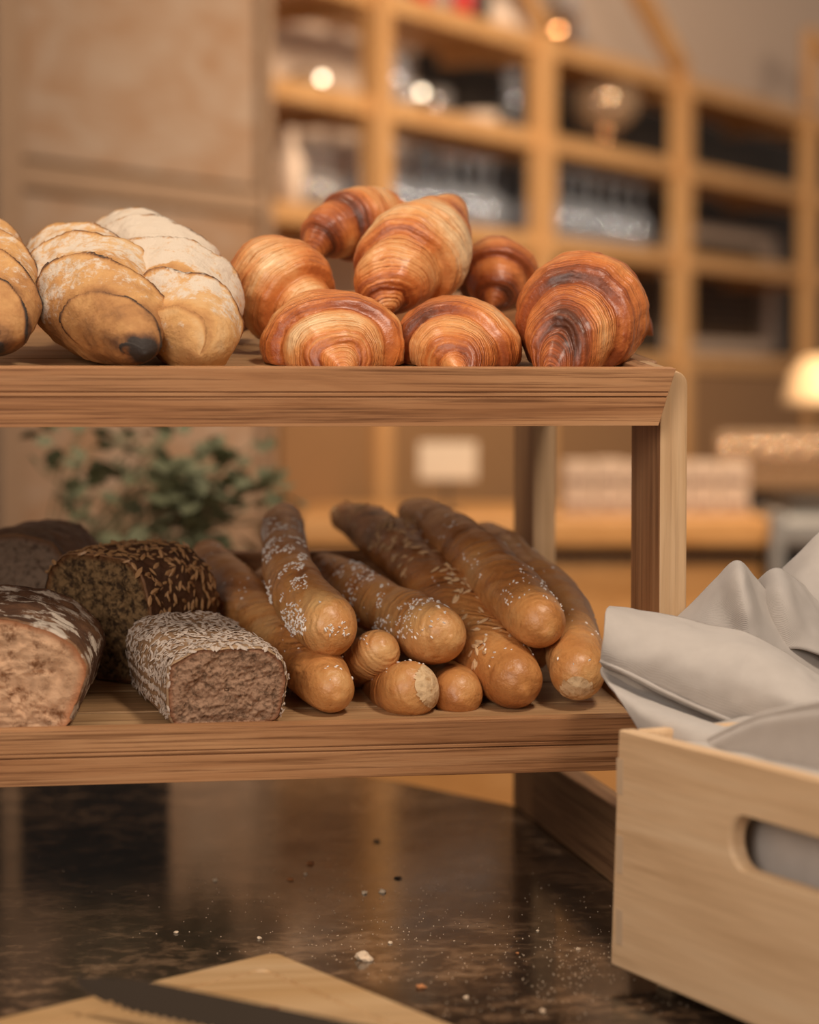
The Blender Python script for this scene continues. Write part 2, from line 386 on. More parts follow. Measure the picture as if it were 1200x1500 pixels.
# copper bowl with mirror balls added for highlights
gb = thing('glass_punch_bowl', 'round glass punch bowl on a copper stem in the third bay', 'bowl', WF.p(s_t(885, .14, 1.154), .14, 1.154))
b0 = WF.p(s_t(885, .14, 1.154), .14, 1.154)
v, f = lathe(b0, [(.001, 0), (.06, 0), (.06, .008), (.012, .02), (.012, .055), (.05, .07), (.001, .071)], 20); mesh_obj('stem', v, f, M_COPPER, gb)
v, f = lathe(b0 + Vector((0, 0, .071)), [(.001, 0), (.06, .01), (.10, .05), (.112, .10), (.10, .15), (.095, .15), (.105, .10), (.094, .052), (.05, .015)], 24); mesh_obj('bowl', v, f, M_GLASSW, gb)
M_SILV = plain('reflector_mirror', (.80, .82, .86), .07, Metallic=1.0)  # mirror finish of the added reflector balls
for k, (dx, dy, dz, lb) in enumerate([(-.06, 0, .10, 'silvery reflector ball added at the left of the punch bowl'), (-.02, -.03, .13, 'silvery reflector ball added at the front of the punch bowl'), (.03, -.02, .10, 'silvery reflector ball added right of the middle of the punch bowl'), (.065, .0, .12, 'silvery reflector ball added at the right edge of the punch bowl'), (.0, .04, .16, 'topmost silvery reflector ball added in the punch bowl'), (-.03, .03, .17, 'silvery reflector ball added at the upper left of the punch bowl')]):
    o = mesh_obj('highlight_reflector', *lathe((0, 0, 0), ballprof(.026, 1, 10), 18), M_SILV)
    o.location = b0 + WF.u * dx + WF.t * dy + Vector((0, 0, dz + .03))
    tag(o, lb, 'reflector', 'added reflector balls in the punch bowl')
for k, (px, c, lab) in enumerate([(617, M_RED, 'red bottle on the top shelf, left one of two'), (676, M_RED, 'red bottle on the top shelf, right one of two'), (645, M_GLASS, 'clear bottle between the two red bottles'), (700, M_BLACK, 'black bottle right of the red bottles'), (730, M_WHITE, 'pale carton on the top shelf near the second upright'), (812, M_COPPER, 'copper pot above the second upright'), (835, M_GLASSB, 'bluish flask right of the copper pot')]):
    jar('pot' if px == 812 else 'carton' if px == 730 else 'bottle', lab, 'pot' if px == 812 else 'carton' if px == 730 else 'bottle', px, 0, 1.42, [(.001, 0), (.033, 0), (.035, .12), (.013, .17), (.013, .22), (.001, .22)] if px < 720 or px > 820 else [(.001, 0), (.06, 0), (.07, .12), (.001, .125)], c, .12)

# ---------------------------------------------------------------- back counter (faces the camera)
CF = Fr(PD(600, 575, 5.2).xy.to_3d(), YAW + PI / 2)    # u to the right, t away (sign fixed below)
CF.t = Vector((math.sin(YAW), math.cos(YAW), 0))
def cx(px, d=5.2): return (px - 600) / F * d
ct = thing('back_counter', 'long orange-brown wooden back counter behind the rack', 'counter', CF.p(.3, .3, -.9))
def cbox(name, mat, par, *a, bv=.003):
    v, f = fbox(CF, *a); o = mesh_obj(name, v, f, mat, par, False); return bevel(o, bv)
cbox('counter_top', M_COUNTER, ct, cx(432), cx(1128), 0, .62, .075, .145, bv=.012)
cbox('recess', M_BLACK, ct, cx(436), cx(1120), .06, .6, .045, .074)
cbox('front_panel', M_COUNTER, ct, cx(436), cx(1120), .04, .6, -.9, .044)
# stacked packets on the counter
M_PKT = plain('packet_card', (.60, .46, .36), .6); M_PRINT = plain('packet_print', (.22, .13, .10), .6)
pk = None; lab0 = ['top', 'bottom']
for r in range(2):
    for i in range(6):
        a0 = cx(830) + i * .0685; z0 = .146 + (1 - r) * .058
        c = CF.p(a0 + .03, .12, z0)
        th = thing('tea_packet', f'pale card packet on the back counter, {lab0[r]} row, {ORD[i]} from the left', 'packet', c, f'{lab0[r]} row of packets on the counter')
        hh = .056 + (random.uniform(0, .008) if r == 0 else 0)
        v, f = fbox(CF, a0, a0 + .066, .07, .17, z0, z0 + hh); bevel(mesh_obj('carton', v, f, M_PKT, th, False), .003)
        v, f = fbox(CF, a0 + .008, a0 + .058, .068, .0695, z0 + .012, z0 + .024); mesh_obj('printed_band', v, f, M_PRINT, th, False)
# small card sign on the counter
sg = thing('card_sign', 'small blank-looking cream card sign on a stem, behind the pretzel sticks', 'sign', CF.p(cx(657), .1, .146))
cbox('card', M_CARD, sg, cx(614), cx(700), .09, .094, .222, .305)
cbox('stem', M_BLACK, sg, cx(654), cx(659), .094, .099, .146, .25)
cbox('base', M_BLACK, sg, cx(640), cx(675), .08, .12, .146, .152)
# machine, glass rack, glowing lamp at the right
mc = thing('coffee_grinder', 'grey metal machine with black lid at the far right counter end', 'machine', CF.p(cx(1190), .1, -.9))
cbox('body', M_GREY, mc, cx(1135), cx(1290), -.1, .3, .08, .155, bv=.02)
cbox('lid', M_BLACK, mc, cx(1150), cx(1290), -.08, .28, .157, .18, bv=.01)
cbox('leg', M_GREY, mc, cx(1122), cx(1140), -.1, -.07, -.9, .16)
cbox('leg', M_GREY, mc, cx(1270), cx(1290), -.1, -.07, -.9, .079)
cbox('cabinet', M_BLACK, mc, cx(1145), cx(1268), -.05, .3, -.9, .078)
side = thing('side_counter', 'dark stand under the glass tumblers at the right', 'counter', CF.p(cx(1200), .5, -.9))
cbox('top', M_BROWN, side, cx(1030), cx(1400), .62, 1.1, .18, .215)
cbox('body', M_DARKW, side, cx(1050), cx(1400), .66, 1.1, -.9, .18)
first = None
for r in range(3):
    for i in range(8):
        p = CF.p(cx(1062, 5.9) + i * .05 + r * .02, .68 + r * .08, .216)
        if first is None:
            v, f = lathe((0, 0, 0), [(.001, 0), (.019, 0), (.022, .10), (.020, .10), (.017, .006)], 14)
            o = first = mesh_obj('glass_tumbler', v, f, M_GLASSW)
            tag(o, '', 'glass', 'tumblers on the dark stand')
        else: o = first.copy(); COL.objects.link(o)
        o.location = p; o['label'] = f"small tumbler on the dark stand, {['front', 'middle', 'back'][r]} row, {ORD[i]} from the left"
lp = thing('globe_lamp', 'glowing pale lamp at the right edge under the shelving', 'lamp', CF.p(cx(1190), .9, .216))
c0 = CF.p(cx(1205, 6.2), 1.0, .34)
v, f = lathe(c0, [(.001, .17), (.05, .165), (.085, .12), (.10, .06), (.10, .045), (.08, .045)], 20); mesh_obj('shade', v, f, M_LAMP, lp)
v, f = lathe(CF.p(cx(1205, 6.2), 1.0, .216), [(.001, 0), (.05, 0), (.05, .01), (.008, .015), (.008, .30)], 14); mesh_obj('base', v, f, M_BLACK, lp)

# ================================================================= TABLE
e1 = PZ(560, 1140, 0); e2 = PZ(745, 1178, 0); ed = (e2 - e1).normalized()
pA = e1 - ed * 1.1; pB = e2 + ed * .75
def prism(poly, z0, z1):
    n = len(poly); V = [(p[0], p[1], z0) for p in poly] + [(p[0], p[1], z1) for p in poly]
    Fc = [tuple(range(n))[::-1], tuple(range(n, 2 * n))] + [(i, (i + 1) % n, (i + 1) % n + n, i + n) for i in range(n)]
    return V, Fc
tb = thing('stone_table', 'dark mottled glossy stone table carrying the rack', 'table', (0, 1.5, -.9))
v, f = prism([(-1.6, .9), (1.3, .9), (1.3, pB.y), (pB.x, pB.y), (pA.x, pA.y), (-1.6, pA.y)], -.04, 0)
bevel(mesh_obj('tabletop', v, f, M_STONE, tb, False), .002)
v, f = prism([(-1.4, 1.05), (1.1, 1.05), (1.1, pB.y - .3), (pB.x - .2, pB.y - .15), (pA.x + .3, pA.y - .4), (-1.4, pA.y - .4)], -.9, -.041)
mesh_obj('plinth', v, f, M_BROWN, tb, False)

# ================================================================= RACK
XR0, XR1 = .507, .529; XL1, XL0 = -.80, -.822
YP0 = YF + .022
rk = thing('display_rack', 'two-tier oak bread display rack with tilted trays', 'display rack', (0, 2.0, 0))
ca, sa = math.cos(TILT), math.sin(TILT)
def tl(z0, x, t_, h): return (x, YF + t_ * ca - h * sa, z0 + t_ * sa + h * ca)
def tray(zb, lip, z_s, rail):
    """zb bottom of the lip, lip height, z_s slat surface above zb, rail height at the back"""
    XE = .4995; XL = -.80
    prof = [(0, 0), (0, lip * .49), (.0022, lip * .495), (.0022, lip * .515), (0, lip * .52), (0, lip * .575), (.0015, lip * .58), (.0015, lip * .592), (0, lip * .60), (0, lip), (.016, lip), (.016, 0)]
    V = []
    for (t_, h) in prof: V.append(tl(zb, XL, t_, h))
    for (t_, h) in prof: V.append(tl(zb, XE + .0125 * h / lip, t_, h))
    n = len(prof)
    Fc = [tuple(range(n)), tuple(range(2 * n - 1, n - 1, -1))] + [(i, i + n, (i + 1) % n + n, (i + 1) % n) for i in range(n)]
    bevel(mesh_obj('front_lip', V, Fc, OAK, rk, False), .0008)
    D = .47
    def tb_(name, mat, x0, x1, t0, t1, h0, h1, bv=.001):
        v, f = box_vf(x0, x1, t0, t1, h0, h1); v = [tl(zb, *q) for q in v]
        return bevel(mesh_obj(name, v, f, mat, rk, False), bv)
    tb_('side_rail', OAKY, XR0 - .016, XR0 - .0005, .017, D, .0, lip - .002)
    tb_('side_rail', OAKY, XL, XL + .016, .017, D, .0, lip - .002)
    tb_('back_rail', OAK, XL + .017, XR0 - .017, D - .016, D, .0, rail, .002)
    k = 6; wd = (D - .034) / k
    for i in range(k):
        tb_('slat', SLATW, XL + .0165, XR0 - .0165, .0175 + i * wd, .0175 + (i + 1) * wd - .003, z_s - .010, z_s, .0012)
    tb_('support_rail', OAK, XL + .017, XR0 - .017, .20, .23, z_s - .028, z_s - .0105)
zs_u = surf_up(YF) ; zs_l = surf_lo(YF)
tray(.3895, .0440, zs_u - .3895, .072)
tray(.1235, .0415, zs_l - .1235, .095)
# side frames
for (x0, x1) in ((XR0, XR1), (XL0 - .001, XL1 - .001)):
    for (y0, y1, zt, nm) in ((YP0, YP0 + .086, 0, 'post'), (2.25, 2.34, 0, 'post')):
        def ztop(y): return .4325 + (y - YF) * TT - .003
        arc = [(math.cos(k * PI / 12), math.sin(k * PI / 12)) for k in range(7)]; rr = .011
        rgt = x0 > 0; prof = lambda zt: ([(x0, 0), (x1, 0)] + [(x1 - rr + rr * c_, zt - rr + rr * s_) for c_, s_ in arc] + [(x0, zt)]) if rgt else ([(x0, 0), (x1, 0), (x1, zt)] + [(x0 + rr - rr * c_, zt - rr + rr * s_) for c_, s_ in arc[::-1]])
        A_ = [(x, y0, z) for x, z in prof(ztop(y0))]; B_ = [(x, y1, z) for x, z in prof(ztop(y1))]; n_ = len(A_)
        Fc = [tuple(range(n_)), tuple(range(n_, 2 * n_))[::-1]] + [(k, k + n_, (k + 1) % n_ + n_, (k + 1) % n_) for k in range(n_)]
        o = mesh_obj('post', A_ + B_, Fc, OAK_SHADED, rk, False)
        o.data.materials.append(OAK_LIT)
        for p_ in o.data.polygons: p_.material_index = 0 if (p_.index == 2 + n_ - 1) == rgt and p_.index > 1 and rgt else 1  # shade painted on the inner face, lit tone on the others
        bevel(o, .001)
    def rail(nm, y0, y1, za0, zb0, za1, zb1, mat):
        V = [(x0, y0, za0), (x1, y0, za0), (x1, y1, za1), (x0, y1, za1), (x0, y0, zb0), (x1, y0, zb0), (x1, y1, zb1), (x0, y1, zb1)]
        bevel(mesh_obj(nm, V, [(3, 2, 1, 0), (4, 5, 6, 7), (0, 1, 5, 4), (1, 2, 6, 5), (2, 3, 7, 6), (3, 0, 4, 7)], mat, rk, False), .002)
    ya, yb = YP0 + .0865, 2.2495
    rail('top_rail', ya, yb, .4325 + (ya - YF) * TT - .043, .4325 + (ya - YF) * TT - .003, .4325 + (yb - YF) * TT - .043, .4325 + (yb - YF) * TT - .003, OAKY)
    rail('bottom_rail', ya, yb, .0, .067, .0, .067, OAKY)

# ================================================================= BREAD BUILDERS
def spline(pts, n):
    P = [Vector(p) for p in pts]
    if len(P) == 2: P = [P[0], (P[0] + P[1]) / 2, P[1]]
    P = [P[0] * 2 - P[1]] + P + [P[-1] * 2 - P[-2]]
    out = []
    for i in range(1, len(P) - 2):
        for k in range(n):
            t_ = k / n; a, b, c, d = P[i - 1:i + 3]
            out.append(.5 * ((2 * b) + (c - a) * t_ + (2 * a - 5 * b + 4 * c - d) * t_ ** 2 + (3 * b - a - 3 * c + d) * t_ ** 3))
    out.append(P[-2]); return out
def roll(name, par, pts, radii, fun, mat, nu=150, nv=96, floor=None, flat=1.0, e0=1.0, e1=1.0, cap0=True, roll0=0, up=Vector((0, 0, 1)), power=2.0):
    """closed body round a spline; pts world, radii metres; fun(t, v, p, q)->(radial factor, tone, ph, flour)"""
    K = 24; c = spline([p.to_4d().resized(4) if 0 else Vector((*p, r)) for p, r in zip(pts, radii)], K)
    L = [0]
    for a, b in zip(c, c[1:]): L.append(L[-1] + (b.xyz - a.xyz).length)
    T = L[-1]
    def at(s):
        s = min(max(s, 0), T); lo = 0
        while lo < len(L) - 2 and L[lo + 1] < s: lo += 1
        f_ = (s - L[lo]) / max(1e-9, L[lo + 1] - L[lo]); q = c[lo].lerp(c[lo + 1], f_); return q
    V = []; A = {'tone': [], 'ph': [], 'flour': []}
    ra, rb = c[0].w * e0, c[-1].w * e1
    for i in range(nu + 1):
        x = i / nu
        x2 = x if not cap0 else (.5 - .5 * math.cos(PI * x)) * .55 + x * .45
        s = x2 * T; q = at(s); tn = (at(s + T * .02).xyz - at(s - T * .02).xyz).normalized()
        R = q.w
        if cap0 and s < ra: R *= math.sqrt(max(0, 1 - (1 - s / ra) ** 2))
        if T - s < rb: R *= math.sqrt(max(0, 1 - (1 - (T - s) / rb) ** 2))
        N = (up - tn * up.dot(tn)).normalized(); B = tn.cross(N)
        for k in range(nv):
            v_ = 2 * PI * k / nv + roll0
            cv, sv = math.cos(v_), math.sin(v_)
            p0 = q.xyz
            fr_, tone, ph, fl = fun(s / T, v_, q.w, p0 + (N * cv + B * sv) * q.w)
            if power != 2.0:
                e = 2 / power; cv = math.copysign(abs(cv) ** e, cv); sv = math.copysign(abs(sv) ** e, sv)
            p = p0 + (N * cv * flat + B * sv) * R * fr_
            if floor is not None:
                zf = floor(p.y) + .0006
                if p.z < zf + .006:
                    p.z = zf + .006 * math.exp((p.z - zf - .006) / .006) * .9
            V.append(p); A['tone'].append(tone); A['ph'].append(ph); A['flour'].append(fl)
    Fc = []
    for i in range(nu):
        for k in range(nv):
            a = i * nv + k; b = i * nv + (k + 1) % nv
            Fc.append((a, b, b + nv, a + nv))
    Fc.append(tuple(range(nv))[::-1])
    Fc.append(tuple(range(nu * nv, nu * nv + nv)))
    return mesh_obj(name, V, Fc, mat, par, True, A), V
nz = noise.noise
def base_of(V, floor=None):
    return None
def sticks_pts(l):
    return [PY(a, b, Y) for a, b, Y, r in l], [r * mpp(Y) for a, b, Y, r in l]
def bread_thing(name, label, cat, pts, radii, group=None):
    m = sum(pts, Vector()) / len(pts); zb = min(p.z - r for p, r in zip(pts, radii))
    return thing(name, label, cat, (m.x, m.y, zb), group)

def croissant(label, l, n=3.0, sk=.5, v0=0, floor=None, dark=0.0, flat=.85, seed=0, tip=.5, nu=280, nv=150, light=0, st0=.62):
    pts, radii = sticks_pts(l); th = bread_thing('croissant', label, 'croissant', pts, radii, 'croissants on the upper tray')
    E = lambda a: max(.02, (1 - min(a, .999) ** 1.9)) ** .62
    def fun(t_, v, w, p):
        q = 2 * t_ - 1; a = abs(q)
        wob = nz(p * 14 + Vector((seed, 0, 0))) * .26
        pp = a * n + sk * .5 * (1 + math.cos(v - v0 + (0 if q > 0 else .9))) + wob
        k = math.floor(pp); fr = pp - k
        sm = min(1, fr / .10); sm = sm * sm * (3 - 2 * sm)
        Es = lambda x: 1 - .60 * max(0, min(1.15, x)) ** 1.15
        s_k, s_p, s_n = Es(k / n), Es((k - 1) / n), Es((k + 1) / n)
        e_s = s_p + (s_k - s_p) * (.30 + .70 * sm) if k > 0 else 1.0
        e_s -= .30 * (s_k - s_n) * fr; e_n = E(a)
        r = e_s * (1 - a ** 7) ** .5
        fade = min(1, (1 - a) / .18)
        bulge = .065 * math.sin(PI * min(1, fr)) + .02 * math.exp(-((fr - .93) / .05) ** 2)
        groove = -.022 * math.exp(-((fr - .04) / .05) ** 2) if fr < .5 else -.022 * math.exp(-((fr - 1.04) / .05) ** 2)
        lum = .075 * nz(p * 26 + Vector((seed * 2, 3, 1))) + .030 * nz(p * 70) + .012 * nz(p * 160) + .010 * math.sin(pp * 30 + 6 * nz(p * 18)) * (.5 + nz(p * 20))
        f_ = r * (1 + (bulge + groove + lum) * fade)
        rim = .9 * math.exp(-((fr - .92) / .09) ** 2) + 1.25 * (math.exp(-((fr - .06) / .10) ** 2) if k > 0 else 0)  # browned wrap edge, plus groove shade painted into the tone
        tone = .36 + dark + .26 * rim * (.75 + .8 * nz(p * 12 + Vector((2, seed, 0)))) - .22 * math.exp(-((fr - .5) / .2) ** 2) * (1 if k < 2 else .4) * (.6 + nz(p * 14 + Vector((seed, 8, 1))))
        tone += .34 * nz(p * 15 + Vector((seed, 5, 9))) + .08 * a - light
        return max(.02, f_), tone, pp, 0
    o, V = roll('crust', th, pts, radii, fun, M_CRO, nu, nv, floor, flat, tip, tip)
    return th
su = surf_up
G = croissant
G('croissant lying front left, fine rings facing the viewer', [(505, 548, 1.80, 30), (492, 520, 1.85, 92), (482, 508, 1.92, 98), (468, 500, 2.0, 40)], 2.3, .5, .6, su, -.02, .80, 1)
G('croissant at the front centre, ringed tip towards the viewer', [(676, 552, 1.80, 28), (668, 520, 1.85, 82), (662, 508, 1.92, 88), (655, 500, 2.0, 40)], 2.2, .5, -.5, su, .0, .82, 2)
G('large dark-glazed croissant at the right end of the upper tray', [(806, 560, 1.80, 44), (832, 500, 1.84, 84), (862, 452, 1.90, 94), (915, 452, 1.95, 62), (957, 492, 1.955, 36)], 2.2, .6, 1.0, su, .17, .92, 3)
G('croissant with a pale upper arm beside the white baguette', [(470, 480, 1.93, 40), (438, 448, 1.97, 72), (395, 405, 2.01, 70), (365, 382, 2.05, 42)], 1.9, .5, 2, None, .0, .95, 4, light=.04)
G('croissant at the back left of the pile', [(452, 382, 2.06, 28), (476, 345, 2.08, 50), (530, 328, 2.11, 54), (590, 335, 2.14, 48), (630, 350, 2.16, 30)], 2.6, .3, .5, None, .06, .95, 5)
G('topmost croissant of the pile with floury pale bands', [(555, 462, 1.93, 46), (575, 410, 1.96, 74), (615, 368, 2.0, 74), (650, 322, 2.04, 52), (672, 298, 2.07, 30)], 2.3, .4, 2.8, None, -.02, .95, 6, light=.07)
G('dark croissant half hidden behind the topmost one', [(720, 450, 2.04, 40), (728, 415, 2.06, 60), (725, 385, 2.09, 50), (708, 362, 2.12, 26)], 2.2, .5, 1, None, .24, .9, 7)
G('croissant tucked under the pale-armed one at the left', [(352, 470, 2.06, 34), (345, 440, 2.10, 44), (335, 425, 2.14, 30)], 2.0, .5, 1, None, .12, .9, 8, nu=110, nv=80)

def baguette(label, l, n=5, sk=.55, floor=None, seed=0, tipdark=.0, flour=.55, flat=.9, brown=0, tw=1.0):
    pts, radii = sticks_pts(l); th = bread_thing('baguette', label, 'bread', pts, radii, 'crusty loaves on the upper tray')
    def fun(t_, v, w, p):
        c = math.cos(v)
        top = max(0, min(1, (c + .55) * 1.6))
        pp = t_ * n + sk * tw * math.sin(v) + .22 * nz(p * 14 + Vector((seed, 0, 0))) + .09 * nz(p * 48) + seed * .37
        k = math.floor(pp); fr = pp - k
        edge = .20 * fr ** 2.4 * top - .05 * math.exp(-((fr - .1) / .12) ** 2) * top * (1 + nz(p * 40))
        lum = .085 * nz(p * 24 + Vector((seed, 4, 0))) + .045 * nz(p * 60) + .022 * nz(p * 130)
        tone = .40 + brown + .30 * math.exp(-((fr - .10) / .15) ** 2) * top + .50 * math.exp(-((fr - .98) / .03) ** 2) * top * (1 + nz(p * 45)) + .22 * nz(p * 20) - .1 * c
        if tipdark: tone += tipdark * math.exp(-(t_ / .024) ** 2) * 1.0 + .16 * math.exp(-(t_ / .28) ** 2)
        fl = flour + .10 * top - 1.5 * math.exp(-((fr - .13) / .15) ** 2) * top * (.8 + nz(p * 18)) - .5 * math.exp(-((fr - .97) / .05) ** 2) - .5 * (1 if c < -.2 else 0) - (.9 * math.exp(-(t_ / .22) ** 2)) + .35 * nz(p * 11 + Vector((9, seed, 2)))
        return 1 + edge + lum, tone, pp, fl
    o, V = roll('crust', th, pts, radii, fun, M_BAG, 240, 130, floor, flat, 1.6, 1.2)
    return th, o
th, o = baguette('scorched-tip baguette, its burnt end poking over the tray lip', [(212, 517, 1.785, 15), (190, 494, 1.82, 48), (148, 452, 1.91, 84), (114, 405, 2.02, 74), (92, 368, 2.12, 34)], 5.2, .5, su, 1, .75, .55, brown=.03)
# burnt nub
baguette('pale floury baguette between the scorched one and the croissants', [(292, 520, 1.80, 44), (280, 480, 1.87, 66), (250, 430, 1.96, 82), (208, 380, 2.06, 66), (178, 350, 2.15, 40)], 5.0, .5, su, 2, 0, .85)
baguette('brown slashed loaf cut off by the left frame edge', [(-2, 500, 1.81, 42), (-10, 440, 1.90, 60), (-20, 385, 1.98, 52), (-28, 345, 2.05, 34)], 4, .6, su, 3, .1, .25, brown=.12)

def scatter(o, V, par, name, mat, count, size, mask, seed=1, flatk=.35, long=1.0, lift=.2, nverts='seed'):
    rnd = random.Random(seed); me = o.data; off = Vector(par['abs'])
    polys = [p for p in me.polygons if len(p.vertices) == 4 and p.area > 1e-9 and mask(p.center + off, p.normal)]
    if not polys: print('scatter empty', name); return
    ws = [p.area for p in polys]
    VV = []; FF = []
    prof = [(-1, 0), (-.45, .85), (.35, .8), (1, 0)]
    for p in rnd.choices(polys, ws, k=count):
        c = p.center + off; nrm = p.normal.normalized()
        a = Vector((rnd.uniform(-1, 1), rnd.uniform(-1, 1), rnd.uniform(-1, 1))); a = (a - nrm * a.dot(nrm)).normalized()
        a = (a + nrm * rnd.uniform(-.25, .25)).normalized(); b = nrm.cross(a).normalized(); nn = a.cross(b)
        s = size * rnd.uniform(.65, 1.3); c = c + nrm * s * lift * flatk
        c += Vector((rnd.uniform(-1, 1), rnd.uniform(-1, 1), rnd.uniform(-1, 1))) * s * .3
        n0 = len(VV)
        VV.append(c - a * s * long)
        for (x, w_) in ((-.4, .85), (.4, .8)):
            for (yy, zz) in ((1, 0), (0, 1), (-1, 0), (0, -1)):
                VV.append(c + a * x * s * long + b * yy * w_ * s * .55 + nn * zz * w_ * s * flatk)
        VV.append(c + a * s * long)
        for k in range(4):
            k2 = (k + 1) % 4
            FF += [(n0, n0 + 1 + k2, n0 + 1 + k), (n0 + 1 + k, n0 + 1 + k2, n0 + 5 + k2, n0 + 5 + k), (n0 + 5 + k, n0 + 5 + k2, n0 + 9)]
    s_ = mesh_obj(name, VV, FF, mat, par, False); s_['kind'] = 'stuff'; return s_

def stick(label, l, seed=0, salt=0, floor=None, wraps=6, dark=0, amp=.06, tiplight=.15, cut=None, saltmask=None, seeds=0, e0=1.0, nu=170):
    pts, radii = sticks_pts(l); th = bread_thing('bread_stick', label, 'bread stick', pts, radii, 'bread sticks on the lower tray')
    def fun(t_, v, w, p):
        g_ = min(1, t_ / .10)
        pp = t_ * wraps + .45 * g_ * math.sin(v + seed) + .55 * g_ * nz(p * 13 + Vector((seed * 3, 0, 0)))
        k = math.floor(pp); fr = pp - k
        wr_ = amp * (math.sin(PI * fr) ** .7 - .6) * (.5 + 1.2 * abs(nz(Vector((k * 3.7, seed, 0)))))
        f_ = 1 + (wr_ + .10 * nz(p * 20 + Vector((seed, 1, 1))) + .04 * nz(p * 55) + .015 * nz(p * 140)) * g_
        tone = .38 + dark + .22 * math.exp(-((fr - .03) / .10) ** 2) * g_ * max(0, .5 + 1.6 * nz(p * 18)) + .34 * nz(p * 15 + Vector((seed, 2, 2))) - tiplight * math.exp(-(t_ / .16) ** 2) + .08 * t_
        fl = 0
        return f_, tone, pp, fl
    o, V = roll('crust', th, pts, radii, fun, M_STK, nu, 84, floor, 1, e0, 1.0)
    if salt:
        eye = EYE
        scatter(o, V, th, 'salt_grains', M_SALT, int(salt * 1.5), .0013, saltmask or (lambda c, n_: n_.z > .35 and nz(c * 25 + Vector((seed, 0, 0))) > .02), seed, .7, 1.1)
    if seeds:
        scatter(o, V, th, 'cheese_flakes', M_PALEF, seeds, .0036, lambda c, n_: n_.z > .2 and nz(c * 22) > -.15, seed + 5, .3, 1.4)
    return th, o, pts, radii
M_PALEF = plain('pale_flakes', (.72, .48, .26), .5)
sl = surf_lo
def smask(fx0, fx1, fy0, fy1):
    """region on the bread, given as world boxes built from two points"""
    return None
Mi = RM.transposed()
def pix(p): q = Mi @ (Vector(p) - EYE); return 600 + F * q.x / -q.z, 750 - F * q.y / -q.z
def region(x0, x1, y0, y1, nzs=0, thr=-1, k=30):
    def m(c, n_):
        a, b = pix(c)
        return x0 < a < x1 and y0 < b < y1 and n_.y < .1 and nz(c * k + Vector((nzs, 0, 0))) + .6 * nz(c * k * 3) > thr
    return m
stick('golden stick at the far left of the pile, round end by the oat loaf', [(496, 1022, 1.825, 30), (462, 985, 1.88, 43), (400, 925, 1.98, 42), (345, 865, 2.09, 38), (300, 812, 2.22, 26)], 1, 40, None, 5, .0, .08, .12)
stick('smooth stick end low in the pile, between the cut one and the long one', [(672, 1020, 1.835, 36), (665, 1000, 1.93, 38), (650, 965, 2.05, 34), (635, 940, 2.18, 26)], 2, 0, None, 4, .08, .04, .1)
th, o, pts, radii = stick('short stick with a torn pale end at the bottom of the pile', [(622, 1004, 1.825, 40), (592, 1012, 1.86, 42), (565, 1005, 1.95, 40), (545, 985, 2.08, 30)], 3, 40, None, 4, .02, .07, .05, e0=.9)
stick('small curled stick end poking out below the salted ones', [(565, 945, 1.86, 26), (545, 960, 1.89, 34), (510, 975, 1.96, 32), (470, 960, 2.08, 26)], 4, 25, None, 6, -.05, .09, .15)
stick('pale-ended stick at the far right of the lower tray', [(846, 1008, 1.825, 36), (845, 968, 1.86, 44), (828, 905, 1.94, 42), (775, 845, 2.05, 38), (725, 800, 2.18, 30), (700, 785, 2.28, 20)], 5, 30, None, 5, -.10, .09, .15)
stick('dull brown stick wedged beneath the upper right one', [(790, 965, 1.90, 24), (752, 920, 1.97, 29), (710, 865, 2.06, 29), (675, 815, 2.17, 22)], 6, 0, None, 5, .14, .05, 0)
stick('long blistered stick running diagonally through the pile', [(768, 1010, 1.825, 36), (738, 980, 1.87, 48), (680, 910, 1.96, 50), (620, 838, 2.07, 44), (560, 785, 2.19, 35), (500, 755, 2.32, 20)], 7, 30, None, 8, .14, .07, .22, seeds=260, nu=220)
stick('upper right stick with a rounded end above the pale one', [(802, 925, 1.835, 34), (775, 895, 1.88, 44), (725, 845, 1.97, 45), (670, 795, 2.08, 40), (625, 762, 2.21, 28), (598, 750, 2.30, 17)], 8, 110, None, 6, .02, .07, .10)
stick('salted stick in the middle with a broad pale tip', [(662, 932, 1.85, 34), (628, 925, 1.89, 46), (570, 895, 1.97, 42), (515, 862, 2.06, 38), (470, 835, 2.16, 26)], 9, 0, None, 5, -.02, .07, .15)
stick('bent salted stick rising to the left over the pile', [(508, 925, 1.845, 34), (478, 915, 1.87, 45), (442, 875, 1.93, 42), (420, 825, 2.02, 36), (413, 780, 2.13, 31), (418, 758, 2.21, 25)], 10, 0, None, 6, .02, .06, .12)
stick('small brown stick end behind the golden one', [(375, 868, 2.11, 20), (395, 855, 2.16, 26), (420, 845, 2.24, 20)], 11, 0, None, 3, .15, .05, 0, nu=80)
# salt patches on the two salted sticks
for nm, reg, cnt in (('bent salted', region(385, 450, 760, 930, 0, -.05, 34), 560), ('bent salted', region(425, 520, 880, 930, 1, .1, 50), 60), ('salted stick in', region(455, 660, 820, 935, 2, .08, 38), 300)):
    th = [q for q in COL.objects if q.get('label', '').startswith(nm)][0]; o = [q for q in th.children if q.name.startswith('crust')][0]
    scatter(o, None, th, 'salt_grains', M_SALT, int(cnt * 1.7), .0013, reg, cnt, .7, 1.15)
